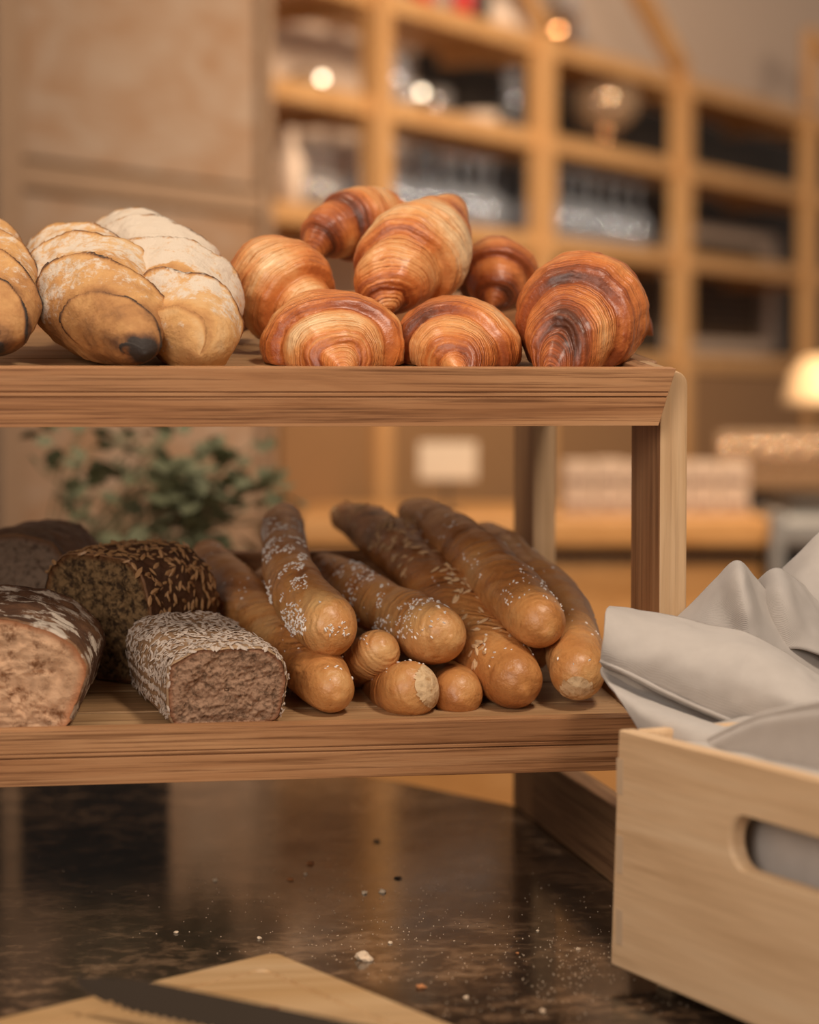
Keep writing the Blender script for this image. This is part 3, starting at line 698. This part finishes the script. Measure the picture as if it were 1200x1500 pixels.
# torn pale ends
def torn(thlabel, px, py, Y, w_, h_, mat):
    th = [q for q in COL.objects if q.get('label', '').startswith(thlabel)][0]
    o = [q for q in th.children if q.name.startswith('crust')][0]
    VV = []; FF = []; me = o.data; off = Vector(th['abs']); idx = {}
    for p in me.polygons:
        if len(p.vertices) != 4: continue
        c = p.center + off; a, b = pix(c)
        if p.normal.y > .0: continue
        d = ((a - px) / w_) ** 2 + ((b - py) / h_) ** 2
        if d + .12 * nz(c * 60) < 1:
            f_ = []
            for vi in p.vertices:
                if vi not in idx: idx[vi] = len(VV); VV.append(me.vertices[vi].co + off + me.vertices[vi].normal * .0007 + Vector((0, 0, 0)) * 0)
                f_.append(idx[vi])
            FF.append(tuple(f_))
    t_ = mesh_obj('torn_end', VV, FF, mat, th, True); t_['label'] = 'pale torn crumb patch'
torn('short stick with', 632, 1002, 1.82, 24, 34, C_PALE)
torn('pale-ended', 845, 1010, 1.82, 24, 20, C_PALE)

# ---------------------------------------------------------------- cut loaves
def loaf(label, cf, ang, hw, hgt, length, mat, cmat, seed, power=2.6, dome=1.0, shrink=.92, flourf=None, dk=0, name='bread_loaf'):
    """cf front face centre on the tray (px, Y); ang: axis direction measured from +Y clockwise"""
    px, Y = cf
    # find x on the tray at this pixel column
    r = ray(px, 1000); x = EYE.x + r.x / r.y * Y
    p0 = Vector((x, Y, sl(Y))); ax = Vector((math.sin(ang), math.cos(ang), 0)); ax.z = ax.y * TT; ax.normalize()
    sd = Vector((math.cos(ang), -math.sin(ang), 0)); up = sd.cross(ax).normalized()
    if up.z < 0: up = -up
    th = thing(name, label, 'bread', tuple(p0 + ax * length / 2), 'cut loaves on the lower tray')
    def section(t_):
        s_ = 1 if t_ < .7 else (1 - .55 * ((t_ - .7) / .3) ** 2.2)
        return s_ * (1 - (1 - shrink) * t_)
    nu, nv = 110, 120; V = []; A = {'tone': [], 'ph': [], 'flour': []}
    def prof(v_):
        c, s = math.cos(v_), math.sin(v_); e = 2 / power
        X = math.copysign(abs(s) ** e, s); Z = math.copysign(abs(c) ** e, c)
        if Z > 0: Z = .5 + Z * .5 * dome
        else:
            e = 2 / 7; X = math.copysign(abs(s) ** e, s); Z = .5 - .5 * abs(c) ** e; k_ = 2 * Z; X = X * (.90 + .10 * k_) if power > 2.5 else X * (.82 + .18 * k_)
        return X, Z
    for i in range(nu + 1):
        t_ = i / nu; sc_ = section(t_) if i < nu else 0.001
        for k in range(nv):
            v_ = 2 * PI * k / nv; X, Z = prof(v_)
            p = p0 + ax * (t_ * length) + sd * X * hw * sc_ + up * (Z * hgt * (sc_ if t_ > .7 else 1) * (1 if i < nu else .5))
            d = Vector((math.sin(v_), 0, math.cos(v_)))
            nn = .0035 * nz(p * 22 + Vector((seed, 0, 0))) + .0018 * nz(p * 70) + (.0008 * nz(p * 220))
            p = p + (sd * d.x + up * d.z) * nn * (1 if Z > .12 else .1)
            if i == 0 or i == 1: p -= (sd * d.x + up * d.z) * .0012 * (1 - i)
            V.append(p)
            tone = .5 + dk + .25 * nz(p * 18 + Vector((seed, 1, 0))) - (.25 if i < 2 else 0)
            fl = flourf(t_, v_, p) if flourf else 0
            A['tone'].append(tone); A['ph'].append(0); A['flour'].append(fl)
    Fc = [(i * nv + k, i * nv + (k + 1) % nv, (i + 1) * nv + (k + 1) % nv, (i + 1) * nv + k) for i in range(nu) for k in range(nv)]
    V = [Vector((q.x, q.y, max(q.z, sl(q.y) + .0008))) for q in V]
    o = mesh_obj('crust', V, Fc, mat, th, True, A)
    # crumb face: rings with relief
    rim = V[:nv]; cc = sum(rim, Vector()) / nv; RV = []; m = 36
    for j in range(1, m + 1):
        for k in range(nv):
            q = cc.lerp(rim[k], j / m * .998)
            dpt = .0030 * nz(q * 60 + Vector((seed, 0, 0))) + .0022 * nz(q * 160) + .0014 * nz(q * 380)
            dpt = dpt * min(1, (m - j) / 5) - .0012
            RV.append(q + ax * -dpt)
    RV.append(cc); ci = len(RV) - 1
    RF = [(j * nv + k, j * nv + (k + 1) % nv, (j + 1) * nv + (k + 1) % nv, (j + 1) * nv + k)[::-1] for j in range(m - 1) for k in range(nv)]
    RF += [(ci, (k + 1) % nv, k) for k in range(nv)]
    RF = [tuple(reversed(f_)) for f_ in RF]
    c_ = mesh_obj('crumb', RV, RF, cmat, th, True, {'rim': [j / m for j in range(1, m + 1) for k in range(nv)] + [0]}); c_['label'] = 'cut face showing the crumb'
    return th, o
fl_s = lambda t_, v_, p: .40 + .30 * math.sin(v_ * 9 + t_ * 7 + 5 * nz(p * 22)) + .9 * nz(Vector((p.x * 45 + p.y * 15, p.y * 90, p.z * 90))) - .05
loaf('dark-crusted loaf with a grey cut face at the far left back', (18, 2.12), .42, .062, .100, .13, M_RYE, C_RYE, 3, 2.3, 1, .9, dk=.08)
th, o = loaf('dark loaf thick with sunflower seeds, rye crumb turned to the left', (147, 1.975), .72, .056, .106, .12, M_RYE, C_SEED, 5, 3.0, 1, .95, dk=.18)
scatter(o, None, th, 'sunflower_seeds', M_SEED, 700, .0036, lambda c, n_: n_.z > .12 or (n_.x > .3 and n_.z > -.3), 3, .35, 1.35, .3)
loaf('flour-dusted sourdough with pale cut face at the lower left', (-22, 1.805), .16, .078, .088, .18, M_SOUR, C_SOUR, 7, 2.1, 1, .95, flourf=fl_s, dk=.18)
th, o = loaf('oat-coated brown loaf, square cut face to the front', (331, 1.81), -.17, .0485, .060, .175, M_OATC, C_OAT, 9, 2.9, 1.06, 1.0)
scatter(o, None, th, 'oat_flakes', M_OAT, 3600, .0024, lambda c, n_: n_.z > -.5, 4, .22, 1.25, .5)

# ================================================================= CRATE
corner = PD(893, 1413, 1.69); zb = corner.z
CA = YAW - math.atan(1640 / F)                     # direction of the front panel, going away
ctop = PD(912, 1063, 1.69).z
fdir = -Vector((math.sin(CA), math.cos(CA), 0))    # from the far left corner towards the viewer/right
odir = Vector((-fdir.y, fdir.x, 0))
if odir.y < 0: odir = -odir                        # into the crate (away, right)
LEN = .46; DEP = .30; H = ctop - zb; TH = .013
ck = thing('bamboo_crate', 'pale bamboo crate with an oblong handle slot at the right', 'crate', tuple(corner.xy.to_3d()))
M_BAM = NT('bamboo'); t = M_BAM
ang_ = math.atan2(fdir.y, fdir.x)
co = t.coord((1, 1, 1), (0, 0, 0)); 
mp = t.n('Mapping', {'vector_type': 'POINT'}); t.t.links.new(co, mp.inputs[0]); mp.inputs['Rotation'].default_value = (0, 0, -ang_); mp.inputs['Scale'].default_value = (1, 1, 1)
mp2 = t.n('Mapping'); t.t.links.new(mp.outputs[0], mp2.inputs[0]); mp2.inputs['Scale'].default_value = (1.5, 20, 34)
a = t.noise(2.2, 5, .6, mp2.outputs[0], .3)
mp3 = t.n('Mapping'); t.t.links.new(mp.outputs[0], mp3.inputs[0]); mp3.inputs['Scale'].default_value = (12, 400, 400)
b = t.noise(1, 3, .6, mp3.outputs[0])
c = t.ramp(a, [(.30, (.62, .40, .22)), (.5, (.74, .50, .29)), (.68, (.80, .57, .35))])
c = t.mix(.25, c, t.ramp(b, [(.3, (.6, .55, .5)), (.55, (1, 1, 1))]), 'MULTIPLY')
M_BAM = t.fin(c, .42, t.bump(b, .12, .0005), Specular_IOR_Level=.4)
def cpt(a, b, z): return corner + fdir * a + odir * b + Vector((0, 0, z))
TAP = .010                                          # the end widens a little to the top
def panel_with_slot(b0, b1):
    # outline grid: outer rectangle with rounded slot
    s0, s1, zc, hr = .155, .305, H * .685, .0175
    n = 12; slot = []
    for k in range(n + 1): an = PI / 2 + PI * k / n; slot.append((s0 + hr + hr * math.cos(an), zc + hr * math.sin(an)))
    for k in range(n + 1): an = -PI / 2 + PI * k / n; slot.append((s1 - hr + hr * math.cos(an), zc + hr * math.sin(an)))
    rc = .006
    def outer(an_pt):
        return an_pt
    # matching outer ring: project every slot vertex on to the rectangle
    rect = []
    cxm = (s0 + s1) / 2
    for (x, z) in slot:
        dx, dz = x - cxm, z - zc
        k = min([q for q in (((LEN - cxm) / dx) if dx > 1e-6 else 9e9, (cxm / -dx) if dx < -1e-6 else 9e9, ((H - zc) / dz) if dz > 1e-6 else 9e9, (zc / -dz) if dz < -1e-6 else 9e9)])
        rect.append([cxm + dx * k, zc + dz * k])
    for cxr, czr in ((0, 0), (LEN, 0), (0, H), (LEN, H)):
        j = min(range(len(rect)), key=lambda i: (rect[i][0] - cxr) ** 2 + (rect[i][1] - czr) ** 2); rect[j] = [cxr, czr]
    m = len(slot); V = []
    for b_ in (b0, b1):
        for (x, z) in slot: V.append(cpt(x, b_, z))
        for (x, z) in rect: V.append(cpt(x + (0 if x > .01 else TAP * z / H), b_, z))
    Fc = []
    for k in range(m):
        k2 = (k + 1) % m
        Fc.append((k, k2, m + k2, m + k)); Fc.append((2 * m + k2, 2 * m + k, 3 * m + k, 3 * m + k2))
        Fc.append((k2, k, 2 * m + k, 2 * m + k2)); Fc.append((m + k, m + k2, 3 * m + k2, 3 * m + k))
    return V, Fc
v, f = panel_with_slot(0, TH); o = mesh_obj('front_panel', v, f, M_BAM, ck, False); bevel(o, .003, 3)
v, f = panel_with_slot(DEP - TH, DEP); bevel(mesh_obj('back_panel', v, f, M_BAM, ck, False), .003, 3)
def cb(name, mat, a0, a1, b0, b1, z0, z1, bv=.002):
    v, f = box_vf(a0, a1, b0, b1, z0, z1); return bevel(mesh_obj(name, [cpt(*q) for q in v], f, mat, ck, False), bv)
V = [cpt(x + TAP * z / H + (.001), y, z) for x, y, z in [(0, TH, 0), (TH, TH, 0), (TH, DEP - TH, 0), (0, DEP - TH, 0), (0, TH, H), (TH, TH, H), (TH, DEP - TH, H), (0, DEP - TH, H)]]
bevel(mesh_obj('end_panel', V, [(3, 2, 1, 0), (4, 5, 6, 7), (0, 1, 5, 4), (1, 2, 6, 5), (2, 3, 7, 6), (3, 0, 4, 7)], M_BAM, ck, False), .003, 2)
cb('end_panel', M_BAM, LEN - TH, LEN, TH, DEP - TH, 0, H)
cb('bottom_panel', M_BAM, TH, LEN - TH, TH, DEP - TH, .004, .012)
M_JOINT = plain('joint_line', (.62, .44, .28), .6)
for z0, z1 in ((H * .73, H * .88), (H * .40, H * .56), (H * .10, H * .25)):   # finger joints, end grain flush with the face
    cb('finger_joint', M_JOINT, -.003 + .012, .018, -.0003, .002, z0, z1, .0002)
for a_, b_ in ((.03, .02), (.03, DEP - .04), (LEN - .05, .02), (LEN - .05, DEP - .04)):
    cb('foot', M_BAM, a_, a_ + .02, b_, b_ + .02, -zb, 0)

# ================================================================= CLOTH
t = NT('canvas'); co = t.coord()
wv = t.n('TexWave', {'wave_type': 'BANDS', 'bands_direction': 'DIAGONAL'}, Scale=420.0, Distortion=1.0, Detail=1.0); t.t.links.new(co, wv.inputs[0])
n0 = t.noise(60, 4, .6, co); n1 = t.noise(900, 2, .5, co)
c = t.mix(n0, (.46, .41, .365), (.55, .495, .445))
M_CANVAS = t.fin(c, .9, t.bump(t.math('ADD', wv.outputs[0], n1), .30, .0006), Sheen_Weight=.25, Specular_IOR_Level=.15)
def sheet(name, rows_, par, nu=60, nv=60, thick=.0022, wr=.0022, seed=0, mat=None):
    """rows_: grid of (px, py, Y) control points, smooth surface through them"""
    G_ = [[PY(*q) for q in r] for r in rows_]
    cols = [spline(r, 16) for r in G_]
    m = len(cols[0]); out = []
    for j in range(m):
        out.append(spline([c_[j] for c_ in cols], 16))
    V = []; n = len(out[0])
    for j in range(m):
        for i in range(n):
            p = out[j][i]; w_ = wr * nz(p * 28 + Vector((seed, 0, 0))) + wr * .5 * nz(p * 75 + Vector((seed, 2, 0)))
            V.append(p + Vector((0, -1, .4)) * w_)
    Fc = [(j * n + i, j * n + i + 1, (j + 1) * n + i + 1, (j + 1) * n + i) for j in range(m - 1) for i in range(n - 1)]
    o = mesh_obj(name, V, Fc, mat or M_CANVAS, par, True)
    so = o.modifiers.new('solid', 'SOLIDIFY'); so.thickness = thick; so.offset = 0
    return o, out
cl = thing('canvas_bag', 'folded cream canvas cloth bag heaped in the bamboo crate', 'cloth', tuple(PY(1050, 1060, 1.75)))
# rearmost layer
sheet('fold', [[(1130, 850, 1.86), (1170, 812, 1.86), (1215, 770, 1.87), (1290, 730, 1.90)], [(1140, 880, 1.82), (1180, 850, 1.82), (1230, 820, 1.83), (1300, 790, 1.86)], [(1150, 960, 1.80), (1190, 930, 1.80), (1240, 910, 1.80), (1310, 880, 1.82)]], cl, seed=1)
# second peak
sheet('fold', [[(1085, 880, 1.82), (1112, 850, 1.81), (1137, 833, 1.80), (1165, 848, 1.81), (1215, 885, 1.83), (1290, 930, 1.85)], [(1090, 920, 1.80), (1120, 885, 1.78), (1148, 868, 1.765), (1178, 886, 1.78), (1225, 925, 1.79), (1300, 970, 1.80)], [(1100, 980, 1.77), (1130, 960, 1.765), (1165, 950, 1.755), (1200, 960, 1.755), (1240, 980, 1.76), (1310, 1010, 1.76)]], cl, seed=2)
# first peak
sheet('fold', [[(985, 912, 1.80), (1015, 884, 1.80), (1050, 848, 1.79), (1080, 822, 1.78), (1108, 848, 1.785), (1150, 905, 1.79), (1215, 960, 1.80)], [(990, 925, 1.785), (1025, 905, 1.775), (1056, 876, 1.765), (1088, 850, 1.745), (1112, 885, 1.765), (1155, 935, 1.77), (1220, 985, 1.77)], [(1000, 960, 1.77), (1040, 945, 1.755), (1070, 930, 1.75), (1100, 925, 1.735), (1130, 945, 1.745), (1170, 980, 1.75), (1225, 1020, 1.75)], [(1010, 1000, 1.755), (1050, 990, 1.745), (1080, 985, 1.74), (1110, 985, 1.735), (1140, 1000, 1.735), (1180, 1030, 1.735), (1230, 1060, 1.735)]], cl, seed=3)
# big front fold
sheet('fold', [[(893, 889, 1.755), (935, 894, 1.755), (985, 903, 1.745), (1035, 915, 1.735), (1085, 925, 1.72), (1140, 950, 1.70), (1215, 1000, 1.67), (1260, 1030, 1.66)],
               [(887, 898, 1.725), (930, 908, 1.72), (980, 925, 1.705), (1030, 938, 1.69), (1080, 950, 1.675), (1140, 975, 1.655), (1215, 1020, 1.635), (1260, 1045, 1.63)],
               [(884, 930, 1.71), (925, 945, 1.70), (975, 965, 1.685), (1028, 985, 1.67), (1080, 1000, 1.655), (1140, 1020, 1.635), (1215, 1045, 1.615), (1260, 1060, 1.61)],
               [(880, 968, 1.715), (920, 985, 1.70), (970, 1010, 1.69), (1025, 1035, 1.675), (1080, 1058, 1.66), (1140, 1075, 1.645), (1215, 1090, 1.62), (1260, 1100, 1.61)],
               [(884, 976, 1.73), (925, 993, 1.72), (975, 1018, 1.71), (1030, 1043, 1.69), (1085, 1066, 1.675), (1140, 1085, 1.66), (1215, 1100, 1.64), (1260, 1110, 1.63)]], cl, seed=5, wr=.0034)
# lower layer beneath the seam
sheet('fold', [[(884, 972, 1.735), (930, 992, 1.73), (985, 1018, 1.72), (1045, 1044, 1.70), (1110, 1072, 1.68)],
               [(882, 985, 1.725), (925, 1010, 1.715), (980, 1035, 1.70), (1040, 1058, 1.685), (1110, 1080, 1.665)],
               [(905, 1020, 1.685), (945, 1040, 1.65), (990, 1052, 1.625), (1045, 1066, 1.60), (1110, 1080, 1.56)],
               [(930, 1058, 1.657), (958, 1069, 1.632), (1000, 1081, 1.603), (1050, 1094, 1.568), (1110, 1108, 1.525)],
               [(946, 1085, 1.650), (975, 1100, 1.624), (1010, 1115, 1.602), (1055, 1130, 1.568), (1115, 1145, 1.525)]], cl, seed=6)
# rolled hem at the lower right
M_CAN2 = M_CANVAS
def y_in(px): return 1.69 * 1953 / (px + 1040) * (.9856 - (px - 600) / 3500 * .169) + .040
def hrow(l, e): return [(a_, b_, y_in(a_) + e) for a_, b_ in l]
HEM = [(1034, 1087), (1075, 1066), (1110, 1051), (1150, 1041), (1210, 1029), (1270, 1021)]
sheet('fold', [hrow(HEM, .012), hrow([(1040, 1093), (1078, 1075), (1112, 1062), (1152, 1054), (1212, 1046), (1272, 1041)], .004),
               hrow([(1050, 1098), (1086, 1090), (1118, 1083), (1156, 1079), (1214, 1076), (1274, 1072)], .006),
               hrow([(1058, 1108), (1092, 1110), (1124, 1113), (1160, 1118), (1218, 1126), (1278, 1134)], .008),
               hrow([(1066, 1130), (1100, 1138), (1130, 1145), (1166, 1155), (1222, 1170), (1282, 1185)], .016)], cl, seed=7)
def tube(name, pts, r, mat, par, nv=8):
    c = spline(pts, 14); V = []; m = len(c)
    for i, p in enumerate(c):
        tn = (c[min(i + 1, m - 1)] - c[max(i - 1, 0)]).normalized(); N = Vector((0, 0, 1)); N = (N - tn * N.dot(tn)).normalized(); B = tn.cross(N)
        for k in range(nv): V.append(p + (N * math.cos(2 * PI * k / nv) + B * math.sin(2 * PI * k / nv)) * r)
    Fc = [(i * nv + k, (i + 1) * nv + k, (i + 1) * nv + (k + 1) % nv, i * nv + (k + 1) % nv) for i in range(m - 1) for k in range(nv)]
    Fc += [tuple(range(nv)), tuple(range((m - 1) * nv + nv - 1, (m - 1) * nv - 1, -1))]
    return mesh_obj(name, V, Fc, mat, par, True)
tube('seam', [PY(880, 968, 1.712), PY(920, 986, 1.698), PY(970, 1011, 1.687), PY(1025, 1036, 1.672), PY(1080, 1059, 1.657)], .0016, M_CANVAS, cl)
tube('hem', [PY(*q) for q in hrow(HEM, .009)], .0024, M_CANVAS, cl)
V = []; NA, NB = 60, 30
for j in range(NB):
    for i in range(NA):
        u_ = i / (NA - 1); w_ = j / (NB - 1)
        a_ = .001 + (LEN - .02) * u_; b_ = TH + .002 + (DEP - 2 * TH - .01) * w_
        z = H - .010 + .016 * min(1, w_ * 2.0) + .003 * nz(Vector((a_ * 26, b_ * 30, 7)))
        V.append(cpt(a_, b_, z))
o = mesh_obj('fold', V, [(j * NA + i, j * NA + i + 1, (j + 1) * NA + i + 1, (j + 1) * NA + i) for j in range(NB - 1) for i in range(NA - 1)], M_CANVAS, cl, True)
o.modifiers.new('solid', 'SOLIDIFY').thickness = .002
# cloth lying inside, seen through the slot
V = []; n = 26
for j in range(n):
    for i in range(n):
        a_ = .03 + (LEN - .06) * i / (n - 1); z = .02 + (H - .035) * j / (n - 1)
        V.append(cpt(a_, TH + .010 + .004 * nz(Vector((a_ * 22, z * 22, 3))) + .004, z))
o = mesh_obj('inner_fold', V, [(j * n + i, j * n + i + 1, (j + 1) * n + i + 1, (j + 1) * n + i) for j in range(n - 1) for i in range(n - 1)], M_CANVAS, cl, True)
o.modifiers.new('solid', 'SOLIDIFY').thickness = .002

# ================================================================= CUTTING BOARD AND KNIFE
BZ = .016
ka = PZ(402, 1394, BZ); kl = PZ(0, 1491, BZ); kr = PZ(600, 1475, BZ)
dl = (kl - ka).normalized(); dr = (kr - ka).normalized()
bd = thing('cutting_board', 'pale wooden cutting board with a carved groove, front left', 'cutting board', (ka.x, ka.y - .1, 0))
M_BOARD = wood('board_wood', (.38, .215, .085), (.50, .31, .145), (.60, .42, .24), 'x', .55, .4, .25)
LL, LR = .36, .30
def ring(ins, z, rad=.010, n=6):
    A = ka + (dl + dr) * ins; B = ka + dl * (LL - ins) + dr * ins; C = ka + (dl * (LL - ins)) + dr * (LR - ins); D = ka + dl * ins + dr * (LR - ins)
    q = [A, B, C, D]; out = []
    for i in range(4):
        p, a_, b_ = q[i], q[i - 1], q[(i + 1) % 4]
        d1 = (a_ - p).normalized() * rad; d2 = (b_ - p).normalized() * rad
        for k in range(n + 1):
            s = k / n; w_ = (p + d1) * (1 - s) ** 2 + p * 2 * s * (1 - s) + (p + d2) * s ** 2
            out.append((w_.x, w_.y, z))
    return out
levels_ = [(0, .001), (0, BZ - .0015), (.0015, BZ), (.030, BZ), (.0315, BZ - .0025), (.0345, BZ - .0025), (.036, BZ)]
V = []; m = 28
for ins, z in levels_: V += ring(ins, z)
Fc = [(i * m + k, i * m + (k + 1) % m, (i + 1) * m + (k + 1) % m, (i + 1) * m + k) for i in range(len(levels_) - 1) for k in range(m)]
Fc.append(tuple(range((len(levels_) - 1) * m, len(levels_) * m))); Fc.append(tuple(range(m))[::-1])
mesh_obj('board', V, Fc, M_BOARD, bd, False)
M_KNOT = plain('knot', (.30, .13, .05), .5)
for px, py, rx in ((388, 1476, .010), (428, 1493, .010)):
    p = PZ(px, py, BZ + .0003)
    v, f = lathe((0, 0, 0), [(.0002, .0004), (rx * .7, .0003), (rx, 0)], 14)
    mesh_obj('knot', [(p.x + a_[0], p.y + a_[1] * .5, p.z + a_[2]) for a_ in v], f, M_KNOT, bd)
kn = thing('bread_knife', 'dark serrated bread knife lying across the cutting board corner', 'knife', tuple(PZ(250, 1450, BZ)))
t = NT('knife_steel'); M_STEEL = t.fin((.13, .10, .075), .26, t.bump(t.noise(50, 3, .5, t.coord()), .1, .0005), Metallic=.85)
k0 = PZ(112, 1438, BZ + .020); k1 = PZ(560, 1560, BZ + .004); k1.z = BZ + .016; kd = (k1 - k0); kL = kd.length; kd.normalize()
kp = Vector((kd.y, -kd.x, 0)); kp = kp if kp.y < 0 else -kp; kp = (kp * .55 + Vector((0, 0, -.83))).normalized()          # towards the viewer: the toothed edge
bw = .021; V = []; N_ = 180; LB = .30
for side_ in (0, 1):
    for i in range(N_ + 1):
        x = LB * i / N_; tip_ = min(1, (x / .05)) ** .6
        back = -bw * .40 * tip_; edge = bw * .60 * tip_ - (.0024 * abs(math.sin(x * PI / .0075)) if x > .03 else 0)
        zz = .0010 * (1 - 2 * side_)
        V += [k0 + kd * x + kp * back + Vector((0, 0, zz)), k0 + kd * x + kp * (edge - .005) + Vector((0, 0, zz)), k0 + kd * x + kp * edge]
R = 3 * (N_ + 1); Fc = []
for i in range(N_):
    a_ = 3 * i
    Fc += [(a_, a_ + 1, a_ + 4, a_ + 3), (a_ + 1, a_ + 2, a_ + 5, a_ + 4), (R + a_, R + a_ + 3, R + a_ + 4, R + a_ + 1), (R + a_ + 1, R + a_ + 4, R + a_ + 5, R + a_ + 2), (a_, a_ + 3, R + a_ + 3, R + a_)]
mesh_obj('blade', V, Fc, M_STEEL, kn, False)
h0 = k0 + kd * LB; h1 = k0 + kd * (LB + .12)
o = bar(h0 - kd * .01, h1, .010, M_BLACK, 'handle', kn); o.modifiers[0].width = .004

# ================================================================= CRUMBS ON THE TABLE
M_CRUMB = plain('crumb_bit', (.78, .60, .42), .8); M_CRUMBO = plain('crumb_dark', (.50, .20, .07), .8)
spots = [(534, 1406, 11, 0, 'largest pale crumb on the stone right of the board corner'), (534, 1309, 5, 0, 'small white crumb in mid table, left of a pair'), (560, 1307, 6, 0, 'flat pale crumb in mid table, right of a pair'), (617, 1447, 8, 1, 'orange crust flake by the right edge of the board'), (572, 1382, 4, 0, 'tiny pale crumb above the largest one'), (454, 1266, 6, 1, 'brown crumb flake under the bread sticks'), (448, 1281, 3, 0, 'speck of crumb just below the brown flake'), (316, 1290, 4, 0, 'pale crumb in the dark reflection'), (425, 1289, 5, 1, 'thin brown flake left of the middle crumbs'), (847, 1391, 4, 0, 'pale crumb near the crate corner'), (788, 1364, 3, 0, 'tiny crumb left of the crate'), (683, 1462, 4, 0, 'pink-white crumb low by the frame edge'), (258, 1367, 4, 0, 'crumb behind the knife tip'), (380, 1375, 4, 0, 'crumb just behind the board corner'), (552, 1233, 6, 2, 'dark crumb under the tray'), (583, 1287, 6, 2, 'dark round crumb below the first dark one'), (758, 1397, 3, 1, 'reddish crumb right of centre'), (795, 1481, 4, 0, 'crumb at the bottom right of the stone')]
for i, (px, py, r, kind, lab) in enumerate(spots):
    p = PZ(px, py, 0); rr = r * mpp(p.y) * (1.15 if i == 0 else .85)
    bm = bmesh.new(); bmesh.ops.create_icosphere(bm, subdivisions=2, radius=rr)
    for v_ in bm.verts:
        n_ = 1 + .7 * nz(v_.co * (1.1 / rr) + Vector((i, 0, 0))); v_.co = Vector((v_.co.x * n_, v_.co.y * n_, max(v_.co.z * (.75, .5, .35)[kind] * n_, -rr * .3)))
    me = bpy.data.meshes.new('bread_crumb'); bm.to_mesh(me); bm.free(); me.materials.append([M_CRUMB, M_CRUMBO, M_BLACK][kind])
    o = bpy.data.objects.new('bread_crumb', me); COL.objects.link(o); o.location = p + Vector((0, 0, rr * .32)); tag(o, lab, 'crumb', 'crumbs on the stone table')
VV = []; FF = []
for i in range(900):
    px = random.gauss(620, 220); py = random.uniform(1300, 1500) if random.random() < .8 else random.uniform(1180, 1400)
    if i % 5 == 0: px = random.gauss(850, 30); py = random.gauss(1420, 30)
    p = PZ(px, py, 0); r = random.uniform(.00025, .0006)
    if (p - ka).dot(Vector((-1, -1, 0)).normalized()) > -.02 and px < 640 and py > 1390: continue
    n0 = len(VV); VV += [p + Vector((r, 0, .0001)), p + Vector((-r, r, .0001)), p + Vector((-r, -r, .0001)), p + Vector((0, 0, r * 1.4))]
    FF += [(n0, n0 + 1, n0 + 3), (n0 + 1, n0 + 2, n0 + 3), (n0 + 2, n0, n0 + 3)]
o = mesh_obj('flour_dust', VV, FF, M_CRUMB, None, False); tag(o, 'fine flour dust sprinkled over the stone table', 'flour'); o['kind'] = 'stuff'

# ================================================================= PLANT
pc = PZ(265, 1070, 0)
pl = thing('herb_planter', 'leafy green herb plant in a dark trough behind the cut loaves', 'plant', tuple(pc))
px0, px1 = PZ(28, 1070, 0).x, PZ(243, 1070, 0).x; pc.x = (px0 + px1) / 2; pl.location = pc; pl['abs'] = tuple(pc)
def trough(par, xa, xb, y0, y1, h):
    V, Fc = join([box_vf(xa, xb, y0, y0 + .006, 0, h), box_vf(xa, xb, y1 - .006, y1, 0, h), box_vf(xa, xa + .006, y0 + .006, y1 - .006, 0, h), box_vf(xb - .006, xb, y0 + .006, y1 - .006, 0, h), box_vf(xa + .006, xb - .006, y0 + .006, y1 - .006, 0, h - .02)])
    bevel(mesh_obj('trough', V, Fc, M_BLACK, par, False), .001)
trough(pl, px0, px1, pc.y - .06, pc.y + .06, .20)
p2 = thing('dark_trough', 'dark box cut off by the left frame edge, seen mirrored in the stone', 'box', (px0 - .16, pc.y, 0))
trough(p2, px0 - .30, px0 - .022, pc.y - .06, pc.y + .06, .20)
t = NT('herb_leaf'); M_LEAF = t.fin(t.ramp(t.noise(18, 3, .5, t.coord()), [(.35, (.07, .09, .035)), (.65, (.34, .34, .20))]), .6)
M_STEM = plain('herb_stem', (.22, .20, .10), .6)
proto_leaf = None; rnd = random.Random(5)
d0 = pc.y
targets = [(random.gauss(285, 48), random.gauss(735, 45)) for _ in range(190)] + [(rnd.gauss(120, 35), rnd.gauss(700, 45)) for _ in range(50)] + [(rnd.gauss(385, 18), rnd.gauss(710, 22)) for _ in range(14)] + [(rnd.gauss(225, 35), rnd.gauss(640, 10)) for _ in range(12)]
def leafmesh():
    V = []; Fc = []; n = 8
    for i in range(n + 1):
        x = i / n; w_ = .42 * math.sin(PI * min(1, x * .97 + .02)) ** .7 * (1 - .25 * x)
        V += [(x, -w_, .10 * w_ + .05 * math.sin(x * 3)), (x, 0, -.02), (x, w_, .10 * w_ + .05 * math.sin(x * 3))]
    for i in range(n):
        a_ = 3 * i; Fc += [(a_, a_ + 3, a_ + 4, a_ + 1), (a_ + 1, a_ + 4, a_ + 5, a_ + 2)]
    return V, Fc
lv, lf = leafmesh()
for i, (px, py) in enumerate(targets):
    Y = pc.y + rnd.uniform(-.08, .08); p = PY(px, max(632, py), Y)
    if proto_leaf is None:
        o = mesh_obj('leaf', lv, lf, M_LEAF, None, True); proto_leaf = o
    else: o = proto_leaf.copy(); COL.objects.link(o)
    o.parent = pl; o.location = p - pc
    o.rotation_euler = (rnd.uniform(-.9, .9), rnd.uniform(-.8, .6), rnd.uniform(0, 6.28)); s = rnd.uniform(.022, .038); o.scale = (s, s, s)
    if i % 4 == 0:
        b_ = pc + Vector((rnd.uniform(-.07, .07), rnd.uniform(-.04, .04), .175))
        tube('stem', [b_, b_.lerp(p, .55) + Vector((0, 0, .03)), p], .0011, M_STEM, pl, 5)

for o in list(COL.objects):
    if 'abs' in o: del o['abs']
